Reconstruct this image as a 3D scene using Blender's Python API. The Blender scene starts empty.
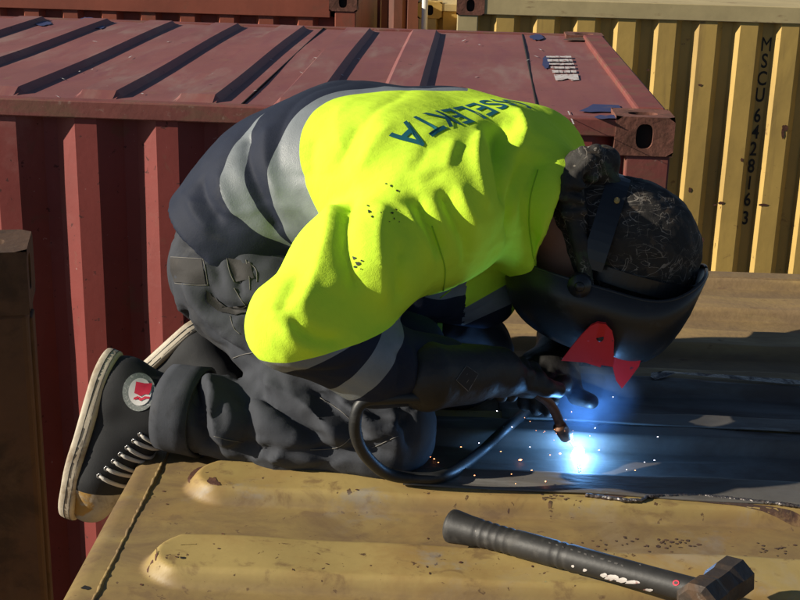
import bpy, bmesh, math, random
import numpy as np
from mathutils import Vector, Matrix
from mathutils.bvhtree import BVHTree
random.seed(7); rng = np.random.default_rng(11)
R = math.radians
SC = bpy.context.scene
COL = SC.collection

# ------------------------------------------------------------------ camera, sky, sun, exposure
FPX, PITCH, ROLL, HCAM = 1282.0, R(17.8), R(1.5), 0.83      # focal length in photo pixels; camera height above the tan roof
F_ = Vector((0, math.cos(PITCH), -math.sin(PITCH))); R_ = Vector((1, 0, 0)); U_ = Vector((0, math.sin(PITCH), math.cos(PITCH)))
CX = R_ * math.cos(ROLL) + U_ * math.sin(ROLL); CY = U_ * math.cos(ROLL) - R_ * math.sin(ROLL)
CAMP = Vector((0, 0, HCAM))
cd = bpy.data.cameras.new('camera'); cam = bpy.data.objects.new('camera', cd); COL.objects.link(cam)
cd.sensor_width = 36; cd.lens = 36 * FPX / 800; cd.clip_start = 0.05; cd.clip_end = 3000
cam.matrix_world = Matrix(((CX.x, CY.x, -F_.x, CAMP.x), (CX.y, CY.y, -F_.y, CAMP.y), (CX.z, CY.z, -F_.z, CAMP.z), (0, 0, 0, 1)))
SC.camera = cam

SUN_EL, SUN_AZ = R(23), R(10)          # azimuth: 0 = light travelling straight along +X, positive = also away from the camera
sun_dir = Vector((math.cos(SUN_EL) * math.cos(SUN_AZ), math.cos(SUN_EL) * math.sin(SUN_AZ), -math.sin(SUN_EL)))   # travel direction
W = bpy.data.worlds.new('World'); SC.world = W; W.use_nodes = True
wn = W.node_tree; bg = wn.nodes['Background']
sky = wn.nodes.new('ShaderNodeTexSky'); sky.sky_type = 'NISHITA'; sky.sun_disc = False
sky.sun_elevation = SUN_EL; sky.sun_rotation = math.atan2(-sun_dir.x, -sun_dir.y)
wn.links.new(sky.outputs[0], bg.inputs[0]); bg.inputs[1].default_value = 0.05; sky.air_density = 0.7; sky.dust_density = 0.3
sl = bpy.data.lights.new('sun', 'SUN'); sl.energy = 5.0; sl.angle = R(0.53); sl.color = (1.0, 0.91, 0.76)
so = bpy.data.objects.new('sun', sl); COL.objects.link(so)
so.rotation_euler = sun_dir.to_track_quat('-Z', 'Y').to_euler(); so.location = (-4, -1, 5)
SC.view_settings.view_transform = 'Standard'; SC.view_settings.look = 'None'
SC.view_settings.exposure = 0.42; SC.view_settings.gamma = 1.0; SC.view_settings.use_curve_mapping = False
SC.cycles.max_bounces = 8; SC.cycles.volume_bounces = 0; SC.cycles.use_denoising = True

# ------------------------------------------------------------------ helpers
def ray(px, py):
    return (F_ + CX * ((px - 400) / FPX) - CY * ((py - 300) / FPX))
def P(px, py, Y):                      # photo pixel + distance -> world point
    d = ray(px, py); return CAMP + d * (Y / d.y)
def PZ(px, py, z=0.0):                 # photo pixel on the level z
    d = ray(px, py); return CAMP + d * ((z - HCAM) / d.z)
def flat(v):
    v = Vector((v.x, v.y, 0)); return v.normalized()

def empty(name, loc=(0, 0, 0), rz=0.0):
    o = bpy.data.objects.new(name, None); COL.objects.link(o); o.location = loc; o.rotation_euler = (0, 0, rz)
    o.empty_display_size = 0.1; return o
def tag(o, label=None, cat=None, group=None, kind=None):
    if label: o['label'] = label
    if cat: o['category'] = cat
    if group: o['group'] = group
    if kind: o['kind'] = kind
    return o
def world_inv(parent):
    M = Matrix.Identity(4); p = parent
    while p is not None:
        M = p.matrix_basis @ M; p = p.parent
    return M.inverted()
def mesh_obj(name, verts, faces, mat, parent=None, smooth=False, world=False):
    """verts in the parent's frame, or in the world's when world=True"""
    if world and parent is not None:
        Mi = world_inv(parent); verts = [Mi @ Vector(v) for v in verts]
    me = bpy.data.meshes.new(name)
    me.from_pydata([tuple(v) for v in verts], [], [tuple(int(i) for i in f) for f in faces])
    if smooth: me.polygons.foreach_set('use_smooth', [True] * len(me.polygons))
    me.update()
    o = bpy.data.objects.new(name, me); COL.objects.link(o)
    if mat: me.materials.append(mat)
    o.parent = parent
    return o
def bm_obj(name, bm, mat, parent=None, smooth=False, world=False):
    if world and parent is not None: bm.transform(world_inv(parent))
    bmesh.ops.recalc_face_normals(bm, faces=bm.faces)
    me = bpy.data.meshes.new(name); bm.to_mesh(me); bm.free()
    if smooth: me.polygons.foreach_set('use_smooth', [True] * len(me.polygons))
    o = bpy.data.objects.new(name, me); COL.objects.link(o)
    if mat: me.materials.append(mat)
    o.parent = parent; return o
def box_bm(bm, lo, hi, bevel=0.0, M=None):
    r = bmesh.ops.create_cube(bm, size=1.0); vs = r['verts']
    for v in vs: v.co = Vector([lo[i] + (v.co[i] + 0.5) * (hi[i] - lo[i]) for i in range(3)])
    if bevel:
        es = list({e for v in vs for e in v.link_edges})
        rr = bmesh.ops.bevel(bm, geom=es, offset=bevel, segments=2, affect='EDGES', profile=0.5)
        vs = list({v for f in rr['faces'] for v in f.verts} | {v for v in vs if v.is_valid})
    if M is not None:
        for v in vs: v.co = M @ v.co
    return vs
def box(name, lo, hi, mat, parent=None, bevel=0.0, world=False):
    bm = bmesh.new(); box_bm(bm, lo, hi, bevel); return bm_obj(name, bm, mat, parent, world=world)
def tube_data(pts, rad, seg=12, cap=True):
    pts = [Vector(p) for p in pts]; n = len(pts)
    rads = rad if hasattr(rad, '__len__') else [rad] * n
    V, Fc = [], []
    t0 = (pts[1] - pts[0]).normalized(); nrm = t0.orthogonal().normalized()
    for i, p in enumerate(pts):
        t = (pts[min(i + 1, n - 1)] - pts[max(i - 1, 0)]).normalized()
        nrm = (nrm - t * nrm.dot(t)).normalized(); b = t.cross(nrm)
        for k in range(seg):
            a = 2 * math.pi * k / seg
            V.append(p + (nrm * math.cos(a) + b * math.sin(a)) * rads[i])
    for i in range(n - 1):
        for k in range(seg):
            k2 = (k + 1) % seg
            Fc.append((i * seg + k, i * seg + k2, (i + 1) * seg + k2, (i + 1) * seg + k))
    if cap:
        Fc.append(tuple(range(seg))[::-1]); Fc.append(tuple((n - 1) * seg + k for k in range(seg)))
    return V, Fc
def tube(name, pts, rad, mat, parent=None, seg=12, world=True, cap=True):
    V, Fc = tube_data(pts, rad, seg, cap); return mesh_obj(name, V, Fc, mat, parent, smooth=True, world=world)
def spline(pts, n=8):
    pts = [Vector(p) for p in pts]; out = []
    for i in range(len(pts) - 1):
        p0, p1, p2, p3 = pts[max(i - 1, 0)], pts[i], pts[i + 1], pts[min(i + 2, len(pts) - 1)]
        for k in range(n):
            t = k / n
            out.append(0.5 * ((2 * p1) + (p2 - p0) * t + (2 * p0 - 5 * p1 + 4 * p2 - p3) * t * t + (3 * p1 - p0 - 3 * p2 + p3) * t ** 3))
    out.append(pts[-1]); return out
def text_mesh(body, size=1.0, offset=0.0, spacing=1.0, align='LEFT'):
    c = bpy.data.curves.new('lettering', 'FONT'); c.body = body; c.size = size; c.offset = offset
    c.space_character = spacing; c.align_x = align; c.resolution_u = 4
    o = bpy.data.objects.new('lettering_tmp', c); COL.objects.link(o)
    dg = bpy.context.evaluated_depsgraph_get(); dg.update()
    me = bpy.data.meshes.new_from_object(o.evaluated_get(dg))
    bpy.data.objects.remove(o); bpy.data.curves.remove(c)
    return me

# ------------------------------------------------------------------ materials
def mk(name, base, rough=0.6, metal=0.0, layers=(), bumps=(), spec=0.5, rough_var=0.0, coat=0.0, coord='Object', sheen=0.0, ramp_var=None):
    """layers: (colour, scale, lo, hi, detail, (sx,sy,sz), roughness or None, factor); bumps: (scale, strength, distance, (sx,sy,sz), kind)"""
    m = bpy.data.materials.new(name); m.use_nodes = True; nt = m.node_tree; N = nt.nodes; L = nt.links
    b = N['Principled BSDF']; b.inputs['Roughness'].default_value = rough; b.inputs['Metallic'].default_value = metal
    b.inputs['Specular IOR Level'].default_value = spec
    if coat: b.inputs['Coat Weight'].default_value = coat
    if sheen: b.inputs['Sheen Weight'].default_value = sheen; b.inputs['Sheen Roughness'].default_value = 0.5
    tc = N.new('ShaderNodeTexCoord'); out = tc.outputs[coord]
    def mapped(s, off=0.0):
        mp = N.new('ShaderNodeMapping'); mp.inputs['Scale'].default_value = s; mp.inputs['Location'].default_value = (off, off * 1.7, -off)
        L.new(out, mp.inputs[0]); return mp.outputs[0]
    col = None; rgh = None
    def setcol():
        c = N.new('ShaderNodeRGB'); c.outputs[0].default_value = (*base, 1); return c.outputs[0]
    col = setcol()
    if ramp_var:                       # gentle tonal variation of the base
        sc, amt = ramp_var
        nz = N.new('ShaderNodeTexNoise'); nz.inputs['Scale'].default_value = sc; nz.inputs['Detail'].default_value = 6; nz.inputs['Roughness'].default_value = 0.65
        L.new(mapped((1, 1, 1), 3.1), nz.inputs['Vector'])
        mr = N.new('ShaderNodeMapRange'); mr.inputs[1].default_value = 0.25; mr.inputs[2].default_value = 0.75
        mr.inputs[3].default_value = 1 - amt; mr.inputs[4].default_value = 1 + amt
        L.new(nz.outputs['Fac'], mr.inputs[0])
        vm = N.new('ShaderNodeVectorMath'); vm.operation = 'SCALE'; L.new(col, vm.inputs[0]); L.new(mr.outputs[0], vm.inputs['Scale']); col = vm.outputs[0]
    for i, ly in enumerate(layers):
        c, sc, lo, hi, det, st, rg, fac = ly
        nz = N.new('ShaderNodeTexNoise'); nz.inputs['Scale'].default_value = sc; nz.inputs['Detail'].default_value = det
        nz.inputs['Roughness'].default_value = 0.62; nz.inputs['Distortion'].default_value = 0.4
        L.new(mapped(st, 5.3 * i + 1.1), nz.inputs['Vector'])
        mr = N.new('ShaderNodeMapRange'); mr.interpolation_type = 'SMOOTHSTEP'
        mr.inputs[1].default_value = lo; mr.inputs[2].default_value = hi; mr.inputs[4].default_value = fac
        L.new(nz.outputs['Fac'], mr.inputs[0])
        mx = N.new('ShaderNodeMix'); mx.data_type = 'RGBA'; L.new(mr.outputs[0], mx.inputs[0]); L.new(col, mx.inputs[6]); mx.inputs[7].default_value = (*c, 1); col = mx.outputs[2]
        if rg is not None:
            mf = N.new('ShaderNodeMix'); mf.data_type = 'FLOAT'; L.new(mr.outputs[0], mf.inputs[0])
            if rgh is None: mf.inputs[2].default_value = rough
            else: L.new(rgh, mf.inputs[2])
            mf.inputs[3].default_value = rg; rgh = mf.outputs[0]
    L.new(col, b.inputs['Base Color'])
    if rgh is not None: L.new(rgh, b.inputs['Roughness'])
    prev = None
    for i, (sc, stg, dist, st, kind) in enumerate(bumps):
        if kind == 'wave':
            nz = N.new('ShaderNodeTexWave'); nz.inputs['Scale'].default_value = sc; nz.inputs['Distortion'].default_value = 1.5; h = nz.outputs['Fac']
        elif kind == 'voronoi':
            nz = N.new('ShaderNodeTexVoronoi'); nz.inputs['Scale'].default_value = sc; h = nz.outputs['Distance']
        else:
            nz = N.new('ShaderNodeTexNoise'); nz.inputs['Scale'].default_value = sc; nz.inputs['Detail'].default_value = 5; h = nz.outputs['Fac']
        L.new(mapped(st, 2.2 * i + 0.4), nz.inputs['Vector'])
        bp = N.new('ShaderNodeBump'); bp.inputs['Strength'].default_value = stg; bp.inputs['Distance'].default_value = dist
        L.new(h, bp.inputs['Height'])
        if prev is not None: L.new(prev, bp.inputs['Normal'])
        prev = bp.outputs[0]
    if prev is not None: L.new(prev, b.inputs['Normal'])
    return m
def emis(name, col, strength):
    m = bpy.data.materials.new(name); m.use_nodes = True; b = m.node_tree.nodes['Principled BSDF']
    b.inputs['Base Color'].default_value = (*col, 1); b.inputs['Emission Color'].default_value = (*col, 1); b.inputs['Emission Strength'].default_value = strength
    return m
I3 = (1, 1, 1)
RUST = (0.10, 0.035, 0.015)
M = {}
M['red'] = mk('red_container_paint', (0.205, 0.036, 0.030), 0.55, ramp_var=(2.2, 0.22),
    layers=[((0.33, 0.15, 0.13), 3.0, 0.55, 0.75, 7, (1, .5, 1), 0.7, 0.5), ((0.16, 0.07, 0.04), 9, 0.60, 0.72, 8, I3, 0.85, 0.6), ((0.05, 0.012, 0.01), 38, 0.66, 0.70, 3, I3, 0.9, 0.8), ((0.42, 0.3, 0.28), 45, 0.70, 0.74, 4, I3, None, 0.5)],
    bumps=[(60, .15, .002, I3, 'n'), (4, .25, .012, I3, 'n')])
M['red_roof'] = mk('red_container_roof_paint', (0.235, 0.082, 0.070), 0.62, ramp_var=(1.7, 0.2),
    layers=[((0.27, 0.17, 0.145), 2.6, 0.48, 0.72, 8, (2.5, .6, 1), 0.75, 0.75), ((0.20, 0.06, 0.065), 5, 0.45, 0.7, 6, (3, .4, 1), None, 0.6), ((0.22, 0.13, 0.075), 6, 0.62, 0.76, 9, (1, .7, 1), 0.9, 0.7),
            ((0.05, 0.02, 0.015), 30, 0.68, 0.73, 3, I3, 0.9, 0.7), ((0.5, 0.42, 0.4), 40, 0.71, 0.75, 4, I3, None, 0.5)],
    bumps=[(50, .15, .002, I3, 'n'), (5, .3, .012, I3, 'n')])
M['red_rail'] = mk('red_rail_rusty_paint', (0.19, 0.05, 0.04), 0.65, ramp_var=(5, 0.25),
    layers=[((0.15, 0.075, 0.045), 7, 0.46, 0.66, 8, (1, 1, 2), 0.9, 0.8), ((0.3, 0.2, 0.16), 22, 0.63, 0.7, 5, I3, None, 0.5)], bumps=[(40, .3, .003, I3, 'n')])
M['rust_cast'] = mk('rusty_corner_casting', (0.165, 0.062, 0.04), 0.8, ramp_var=(14, 0.3),
    layers=[((0.09, 0.035, 0.02), 18, 0.45, 0.65, 8, I3, 0.9, 0.8), ((0.28, 0.13, 0.08), 26, 0.58, 0.7, 6, I3, None, 0.6)], bumps=[(70, .5, .004, I3, 'n')])
M['dark_hole'] = mk('corner_casting_cavity', (0.01, 0.008, 0.007), 0.9)
M['yellow'] = mk('yellow_container_paint', (0.53, 0.35, 0.092), 0.6, ramp_var=(1.6, 0.15),
    layers=[((0.36, 0.24, 0.07), 2.2, 0.48, 0.7, 8, (1, 1, .35), None, 0.6), ((0.20, 0.10, 0.04), 7, 0.64, 0.73, 7, I3, 0.85, 0.8), ((0.17, 0.10, 0.045), 2.5, 0.54, 0.76, 9, (3, 1, .22), 0.8, 0.6), ((0.10, 0.05, 0.03), 34, 0.68, 0.73, 5, I3, None, .7)],
    bumps=[(30, .15, .003, I3, 'n'), (3, .25, .02, I3, 'n')])
M['yellow_rail'] = mk('yellow_rail_faded_paint', (0.50, 0.40, 0.20), 0.65, ramp_var=(3, 0.2),
    layers=[((0.22, 0.13, 0.06), 6, 0.6, 0.7, 8, (.6, 1, 2), 0.9, 0.8)], bumps=[(30, .2, .003, I3, 'n')])
M['tan'] = mk('tan_roof_paint', (0.385, 0.28, 0.10), 0.55, spec=.4, ramp_var=(3.5, 0.2),
    layers=[((0.31, 0.185, 0.062), 5, 0.42, 0.66, 8, (.95, 1.05, 1), 0.6, 0.75), ((0.36, 0.30, 0.21), 4.3, 0.56, 0.68, 7, (.95, 1.05, 1), 0.6, 0.55),
            ((0.19, 0.115, 0.045), 24, 0.54, 0.68, 7, (.95, 1.05, 1), 0.8, 0.75), ((0.09, 0.04, 0.02), 15, 0.66, 0.72, 7, (.95, 1.05, 1), 0.9, 0.9), ((0.07, 0.03, 0.015), 60, 0.665, 0.70, 3, I3, 0.9, 0.9), ((0.30, 0.28, 0.25), 7, 0.60, 0.70, 8, (.95, 1.05, 1), 0.6, 0.65), ((0.13, 0.065, 0.03), 6.5, 0.64, 0.72, 9, (.9, 1.1, 1), 0.9, 0.7)],
    bumps=[(90, .12, .0015, I3, 'n'), (14, .2, .004, I3, 'n')])
M['tan_rough'] = mk('weathered_tan_roof_paint', (0.34, 0.225, 0.085), 0.6, ramp_var=(6, 0.2),
    layers=[((0.23, 0.15, 0.075), 7, 0.38, 0.62, 9, (.4, 1.5, 1), 0.8, 0.85), ((0.12, 0.06, 0.03), 22, 0.60, 0.70, 7, (.7, 1.2, 1), 0.9, 0.8), ((0.45, 0.34, 0.14), 9, 0.60, 0.72, 6, (.4, 1.6, 1), 0.5, 0.6)],
    bumps=[(70, .35, .003, I3, 'n'), (16, .35, .006, (.5, 1.4, 1), 'n')])
for nm_ in ('tan', 'tan_rough'):       # dirt settled in the valleys between the ribs
    nt = M[nm_].node_tree; b_ = nt.nodes['Principled BSDF']; src = b_.inputs['Base Color'].links[0].from_socket
    ge = nt.nodes.new('ShaderNodeNewGeometry'); sx = nt.nodes.new('ShaderNodeSeparateXYZ'); nt.links.new(ge.outputs['Position'], sx.inputs[0])
    h_ = nt.nodes.new('ShaderNodeMapRange'); h_.inputs[1].default_value = .019; h_.inputs[2].default_value = .003; nt.links.new(sx.outputs['Z'], h_.inputs[0])
    mp_ = nt.nodes.new('ShaderNodeMapping'); mp_.inputs['Scale'].default_value = (.8, 1.15, 1); nt.links.new(ge.outputs['Position'], mp_.inputs[0])
    n_ = nt.nodes.new('ShaderNodeTexNoise'); n_.inputs['Scale'].default_value = 9; n_.inputs['Detail'].default_value = 9; n_.inputs['Roughness'].default_value = .68; n_.inputs['Distortion'].default_value = .6; nt.links.new(mp_.outputs[0], n_.inputs['Vector'])
    r_ = nt.nodes.new('ShaderNodeMapRange'); r_.inputs[1].default_value = .40; r_.inputs[2].default_value = .64; r_.inputs[3].default_value = .40; r_.inputs[4].default_value = 1.0; nt.links.new(n_.outputs['Fac'], r_.inputs[0])
    m_ = nt.nodes.new('ShaderNodeMath'); m_.operation = 'MULTIPLY'; nt.links.new(h_.outputs[0], m_.inputs[0]); nt.links.new(r_.outputs[0], m_.inputs[1])
    x_ = nt.nodes.new('ShaderNodeMix'); x_.data_type = 'RGBA'; nt.links.new(m_.outputs[0], x_.inputs[0]); nt.links.new(src, x_.inputs[6]); x_.inputs[7].default_value = (.185, .122, .062, 1); nt.links.new(x_.outputs[2], b_.inputs['Base Color'])
M['steel'] = mk('bare_mill_steel', (0.15, 0.14, 0.125), 0.6, 0.25, ramp_var=(7, 0.25),
    layers=[((0.085, 0.055, 0.04), 6, 0.44, 0.64, 8, (.5, 1.4, 1), 0.75, 0.7), ((0.30, 0.29, 0.27), 11, 0.6, 0.72, 6, (.3, 2, 1), 0.35, 0.6)], bumps=[(60, .25, .002, (.4, 2, 1), 'n'), (9, .3, .008, I3, 'n')])
M['weld'] = mk('fresh_weld_bead', (0.20, 0.18, 0.17), 0.35, 0.8, layers=[((0.07, 0.05, 0.045), 40, 0.45, 0.62, 5, I3, 0.7, 0.8)], bumps=[(180, .8, .004, I3, 'n')])
M['scorch'] = mk('scorched_rusty_paint', (0.10, 0.05, 0.03), 0.9, layers=[((0.05, 0.03, 0.025), 30, 0.45, 0.6, 6, I3, None, 0.8), ((0.26, 0.16, 0.07), 22, 0.58, 0.66, 6, I3, None, 0.7)], bumps=[(90, .5, .003, I3, 'n')])
M['chip'] = mk('rust_where_paint_is_chipped', (0.085, 0.032, 0.018), 0.85, layers=[((0.15, 0.06, 0.03), 60, 0.5, 0.65, 4, I3, None, 0.7)], bumps=[(120, .5, .002, I3, 'n')])
M['brown'] = mk('brown_container_paint', (0.075, 0.036, 0.017), 0.8, ramp_var=(6, 0.25),
    layers=[((0.10, 0.06, 0.03), 10, 0.52, 0.68, 8, (1, 1, .3), None, 0.6), ((0.03, 0.016, 0.008), 8, 0.5, 0.66, 7, I3, 0.9, 0.7)], bumps=[(50, .5, .004, I3, 'n')])
M['maroon'] = mk('maroon_container_paint', (0.16, 0.055, 0.035), 0.7, ramp_var=(3, 0.2), layers=[((0.09, 0.04, 0.025), 5, 0.5, 0.7, 7, (2, 1, .3), None, 0.6)])
M['orange_red'] = mk('orange_red_container_paint', (0.30, 0.075, 0.04), 0.6, ramp_var=(3, 0.2), layers=[((0.16, 0.07, 0.04), 6, 0.56, 0.7, 7, I3, 0.85, 0.6)], bumps=[(30, .2, .003, I3, 'n')])
M['blue_paint'] = mk('spilled_blue_paint', (0.035, 0.045, 0.13), 0.6, layers=[((0.12, 0.08, 0.10), 30, 0.55, 0.68, 6, I3, None, 0.6)])
M['white_paint'] = mk('worn_white_stencil_paint', (0.62, 0.58, 0.55), 0.6, layers=[((0.30, 0.13, 0.12), 55, 0.52, 0.60, 5, I3, None, 0.9)])
M['black_paint'] = mk('black_stencil_paint', (0.012, 0.011, 0.010), 0.6, layers=[((0.10, 0.075, 0.03), 30, 0.66, 0.74, 5, I3, None, 0.6)])
M['ground'] = mk('yard_asphalt', (0.05, 0.048, 0.045), 0.9, ramp_var=(1.2, 0.3), layers=[((0.12, 0.10, 0.08), 3, 0.52, 0.7, 8, I3, None, 0.6)], bumps=[(60, .5, .01, I3, 'n')])
M['pole'] = mk('white_pole_paint', (0.7, 0.68, 0.62), 0.5)

# ------------------------------------------------------------------ ground
ZG = -2.42
tag(mesh_obj('ground', [(-400, -400, ZG), (400, -400, ZG), (400, 400, ZG), (-400, 400, ZG)], [(0, 1, 2, 3)], M['ground']), kind='structure')

# ------------------------------------------------------------------ shipping containers
def corrugated(name, x0, x1, z0, z1, pitch, depth, phase, mat, parent, flat_w=.29, slope_w=.22, y=0.0):
    """a corrugated steel sheet in the xz plane, facing -y; outer flats at y, inner ones at y+depth. phase = x of the left end of an outer flat"""
    prof = [(0, 0), (flat_w, 0), (flat_w + slope_w, 1), (1 - slope_w, 1)]
    xs = []
    k = math.floor((x0 - phase) / pitch) - 1
    while phase + k * pitch < x1 + pitch:
        for u, d in prof: xs.append((phase + (k + u) * pitch, d))
        k += 1
    pts = []
    for (xa, da), (xb, db) in zip(xs[:-1], xs[1:]):
        for t in (0, .06, .94):        # little bend radii
            x = xa + (xb - xa) * t; dd = da + (db - da) * t
            pts.append((x, dd))
    pts = [p for p in pts if x0 < p[0] < x1]
    pts = [(x0, pts[0][1])] + pts + [(x1, pts[-1][1])]
    zs = list(np.linspace(z0, z1, 9))
    V = []; Fc = []; n = len(pts)
    for iz, z in enumerate(zs):
        for x, d in pts:
            V.append((x, y + d * depth + 0.004 * math.sin(z * 5 + x * 3) * d, z))
    for iz in range(len(zs) - 1):
        for i in range(n - 1):
            a = iz * n + i; Fc.append((a, a + 1, a + n + 1, a + n))
    return mesh_obj(name, V, Fc, mat, parent)
def roof_sheet(name, x0, x1, y0, y1, z, pitch, rise, phase, mat, parent, top=.34, run=.020, endr=.05, rib_end=9):
    """roof with raised ribs along y with tapered ends. phase = x of a rib's left foot"""
    xs = []
    k = math.floor((x0 - phase) / pitch)
    while phase + k * pitch < min(x1, rib_end):
        b = phase + k * pitch
        xs += [(b, 0), (b + run * .5, .5), (b + run, 1), (b + run + top * pitch, 1), (b + run * 1.5 + top * pitch, .5), (b + 2 * run + top * pitch, 0)]; k += 1
    xs = [p for p in xs if x0 < p[0] < x1]
    xs = [(x0, 0)] + xs + [(x1, 0)]
    ys = [y0, y0 + .035, y0 + .035 + endr * .5, y0 + .035 + endr] + list(np.linspace(y0 + .2, y1 - .2, 8)) + [y1 - .035 - endr, y1 - .035 - endr * .5, y1 - .035, y1]
    V = []; Fc = []; n = len(xs)
    for y in ys:
        e = min(1, max(0, min(y - y0 - .035, y1 - .035 - y) / endr))
        for x, h in xs: V.append((x, y, z + rise * h * e + .003 * math.sin(x * 2.1 + y * 3)))
    for j in range(len(ys) - 1):
        for i in range(n - 1): a = j * n + i; Fc.append((a, a + 1, a + n + 1, a + n))
    return mesh_obj(name, V, Fc, mat, parent)
def casting(parent, x, y, z, sx, sy, mat, top_hole=True, w=.162, l=.178, h=.118):
    """a hollow corner casting: front and side plates with oval holes. (x,y,z) outer top corner; sx, sy point inwards"""
    c = mesh_obj('corner_casting', *casting_mesh(x, y, z, sx, sy, l, w, h), mat, parent)
    bm = bmesh.new()
    e = .012
    box_bm(bm, (min(x + sx * e, x + sx * (l - e)), min(y + sy * .020, y + sy * (w - e)), z - h + e), (max(x + sx * e, x + sx * (l - e)), max(y + sy * .020, y + sy * (w - e)), z - e))
    bm_obj('cavity', bm, M['dark_hole'], c)
    return c
def casting_mesh(x, y, z, sx, sy, l, w, h):
    """box whose -y and top faces are plates pierced by a rounded slot, walls going 14 mm in"""
    V = []; Fc = []
    def plate(o, a, b, n, la, lb, ra, rb):      # o corner, a,b in-plane unit dirs, n inward
        seg = 24; base = len(V); cx, cy = la / 2, lb / 2
        ring_o = []; ring_i = []
        for k in range(seg):
            t = 2 * math.pi * k / seg + math.pi / seg
            c_, s_ = math.cos(t), math.sin(t)
            m = max(abs(c_), abs(s_)); ring_o.append((cx + c_ / m * la / 2, cy + s_ / m * lb / 2))
            ex = 2 / 2.8
            ring_i.append((cx + ra * math.copysign(abs(c_) ** ex, c_), cy + rb * math.copysign(abs(s_) ** ex, s_)))
        for (u, v) in ring_o: V.append(o + a * u + b * v)
        for (u, v) in ring_i: V.append(o + a * u + b * v + n * .002)
        for (u, v) in ring_i: V.append(o + a * u + b * v + n * .022)
        for k in range(seg):
            k2 = (k + 1) % seg
            Fc.append((base + k, base + k2, base + seg + k2, base + seg + k)); Fc.append((base + seg + k, base + seg + k2, base + 2 * seg + k2, base + 2 * seg + k))
    X = Vector((sx, 0, 0)); Y = Vector((0, sy, 0)); Z = Vector((0, 0, -1)); o = Vector((x, y, z))
    plate(o, X, Z, Y, l, h, .026, .038)
    plate(o, X, Y, Z, l, w, .045, .028)
    plate(o, Y, Z, X, w, h, .024, .034)
    b = len(V)
    for dx in (0, 1):
        for dy in (0, 1):
            for dz in (0, 1): V.append(o + X * l * dx + Y * w * dy + Z * h * dz)
    Fc.append((b + 4, b + 5, b + 7, b + 6)); Fc.append((b + 2, b + 3, b + 7, b + 6)); Fc.append((b + 1, b + 3, b + 7, b + 5))
    return V, Fc
def wall_x(px, py, c, ax):             # local x (0 at the right corner) where a pixel's ray meets the near wall
    n = Vector((-ax.y, ax.x, 0)); d = ray(px, py); k = (c - CAMP).dot(n) / d.dot(n)
    return (CAMP + d * k - c).dot(ax)
def container(name, label, right_top, ax, length, width, height, mats, wpitch, wphase, wdepth=.038, rpitch=.29, rphase=0., ribs=True, right=True, left=True, rail_h=.062, rend=.17, group='stacked shipping containers', castm=None, flat_w=.29, slope_w=.22):
    """right_top: world position of the near right top corner; ax: unit vector along the near wall, to the left in the local frame x runs right. local x in [-length,0], y away, z down from 0"""
    rz = math.atan2(ax.y, ax.x)
    t = empty(name, (right_top.x, right_top.y, ZG), rz); tag(t, label, 'container', group)
    top = right_top.z - ZG
    L_, Wd = length, width
    wall, roof, rail = mats; castm = castm or M['rust_cast']
    corrugated('side_panel', -L_ + .1, -.1, .15, top - rail_h + .002, wpitch, wdepth, wphase, wall, t, y=.016, flat_w=flat_w, slope_w=slope_w)
    corrugated('side_panel', -L_ + .1, -.1, .15, top - rail_h + .002, wpitch, -wdepth, wphase, wall, t, y=Wd - .016)
    if ribs: roof_sheet('roof_panel', -L_ + .13, -.09, .052, Wd - .052, top - .014, rpitch, .021, rphase, roof, t, rib_end=-rend)
    else: box('roof_panel', (-L_ + .1, .05, top - .03), (-.1, Wd - .05, top - .014), roof, t)
    box('top_rail', (-L_ + .17, .004, top - rail_h), (-.17, .056, top - .008), rail, t, .004)
    box('top_rail', (-L_ + .17, Wd - .056, top - rail_h), (-.17, Wd - .004, top - .008), rail, t, .004)
    box('bottom_rail', (-L_ + .17, .01, .02), (-.17, .07, .16), rail, t, .004)
    for x, sx, on in ((0, -1, right), (-L_, 1, left)):
        if not on: continue
        for y, sy in ((0, 1), (Wd, -1)):
            casting(t, x, y, top + .002, sx, sy, castm)
            lo = (min(x + sx * .006, x + sx * .14), min(y + sy * .006, y + sy * .13), .1); hi = (max(x + sx * .006, x + sx * .14), max(y + sy * .006, y + sy * .13), top - .1165)
            box('corner_post', lo, hi, rail, t, .006)
        box('end_rail', (min(x + sx * .008, x + sx * .10), .16, top - .10), (max(x + sx * .008, x + sx * .10), Wd - .16, top + .006), rail, t, .008)
        box('end_panel', (min(x + sx * .03, x + sx * .07), .12, .15), (max(x + sx * .03, x + sx * .07), Wd - .12, top - .1), wall, t)
    return t

AX_R = flat(ray(477, -109)); LONG_R = Vector((AX_R.y, -AX_R.x, 0))          # short and long axes of the red container
ZR = HCAM - 0.639
rc = PZ(676, 119, ZR)
rx = lambda px, py: (PZ(px, py, ZR) - rc).dot(LONG_R)
RIBP = (rx(212, 103) - rx(11, 95)) / 2
red = container('shipping_container', 'dark red container with dark rib shadows across its roof, right behind the kneeling welder',
    rc, LONG_R, 6.06, 2.44, 2.6, (M['red'], M['red_roof'], M['red_rail']), wall_x(155, 200, rc, LONG_R) - wall_x(75, 200, rc, LONG_R), wall_x(77, 200, rc, LONG_R),
    rpitch=RIBP, rphase=rx(212, 103) - .36 * RIBP - .03, rend=.75, group=None, flat_w=.27, slope_w=.28, wdepth=.046)
zt = ZR - ZG
def red_roof_poly(name, pts, mat, dz=.004, parent=red):
    """thin paint on the red roof; points given by photo pixel, traced onto the roof"""
    return mesh_obj(name, [PZ(x, y, ZR - .014 + dz) for x, y in pts], [tuple(range(len(pts)))], mat, parent, world=True)
def blot(cx, cy, a, b, n=18, sk=0.0):
    return [(cx + a * math.cos(t) * (1 + random.uniform(-.22, .22)) + sk * math.sin(t) * b, cy + b * math.sin(t) * (1 + random.uniform(-.25, .25))) for t in [2 * math.pi * k / n for k in range(n)]]
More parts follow.
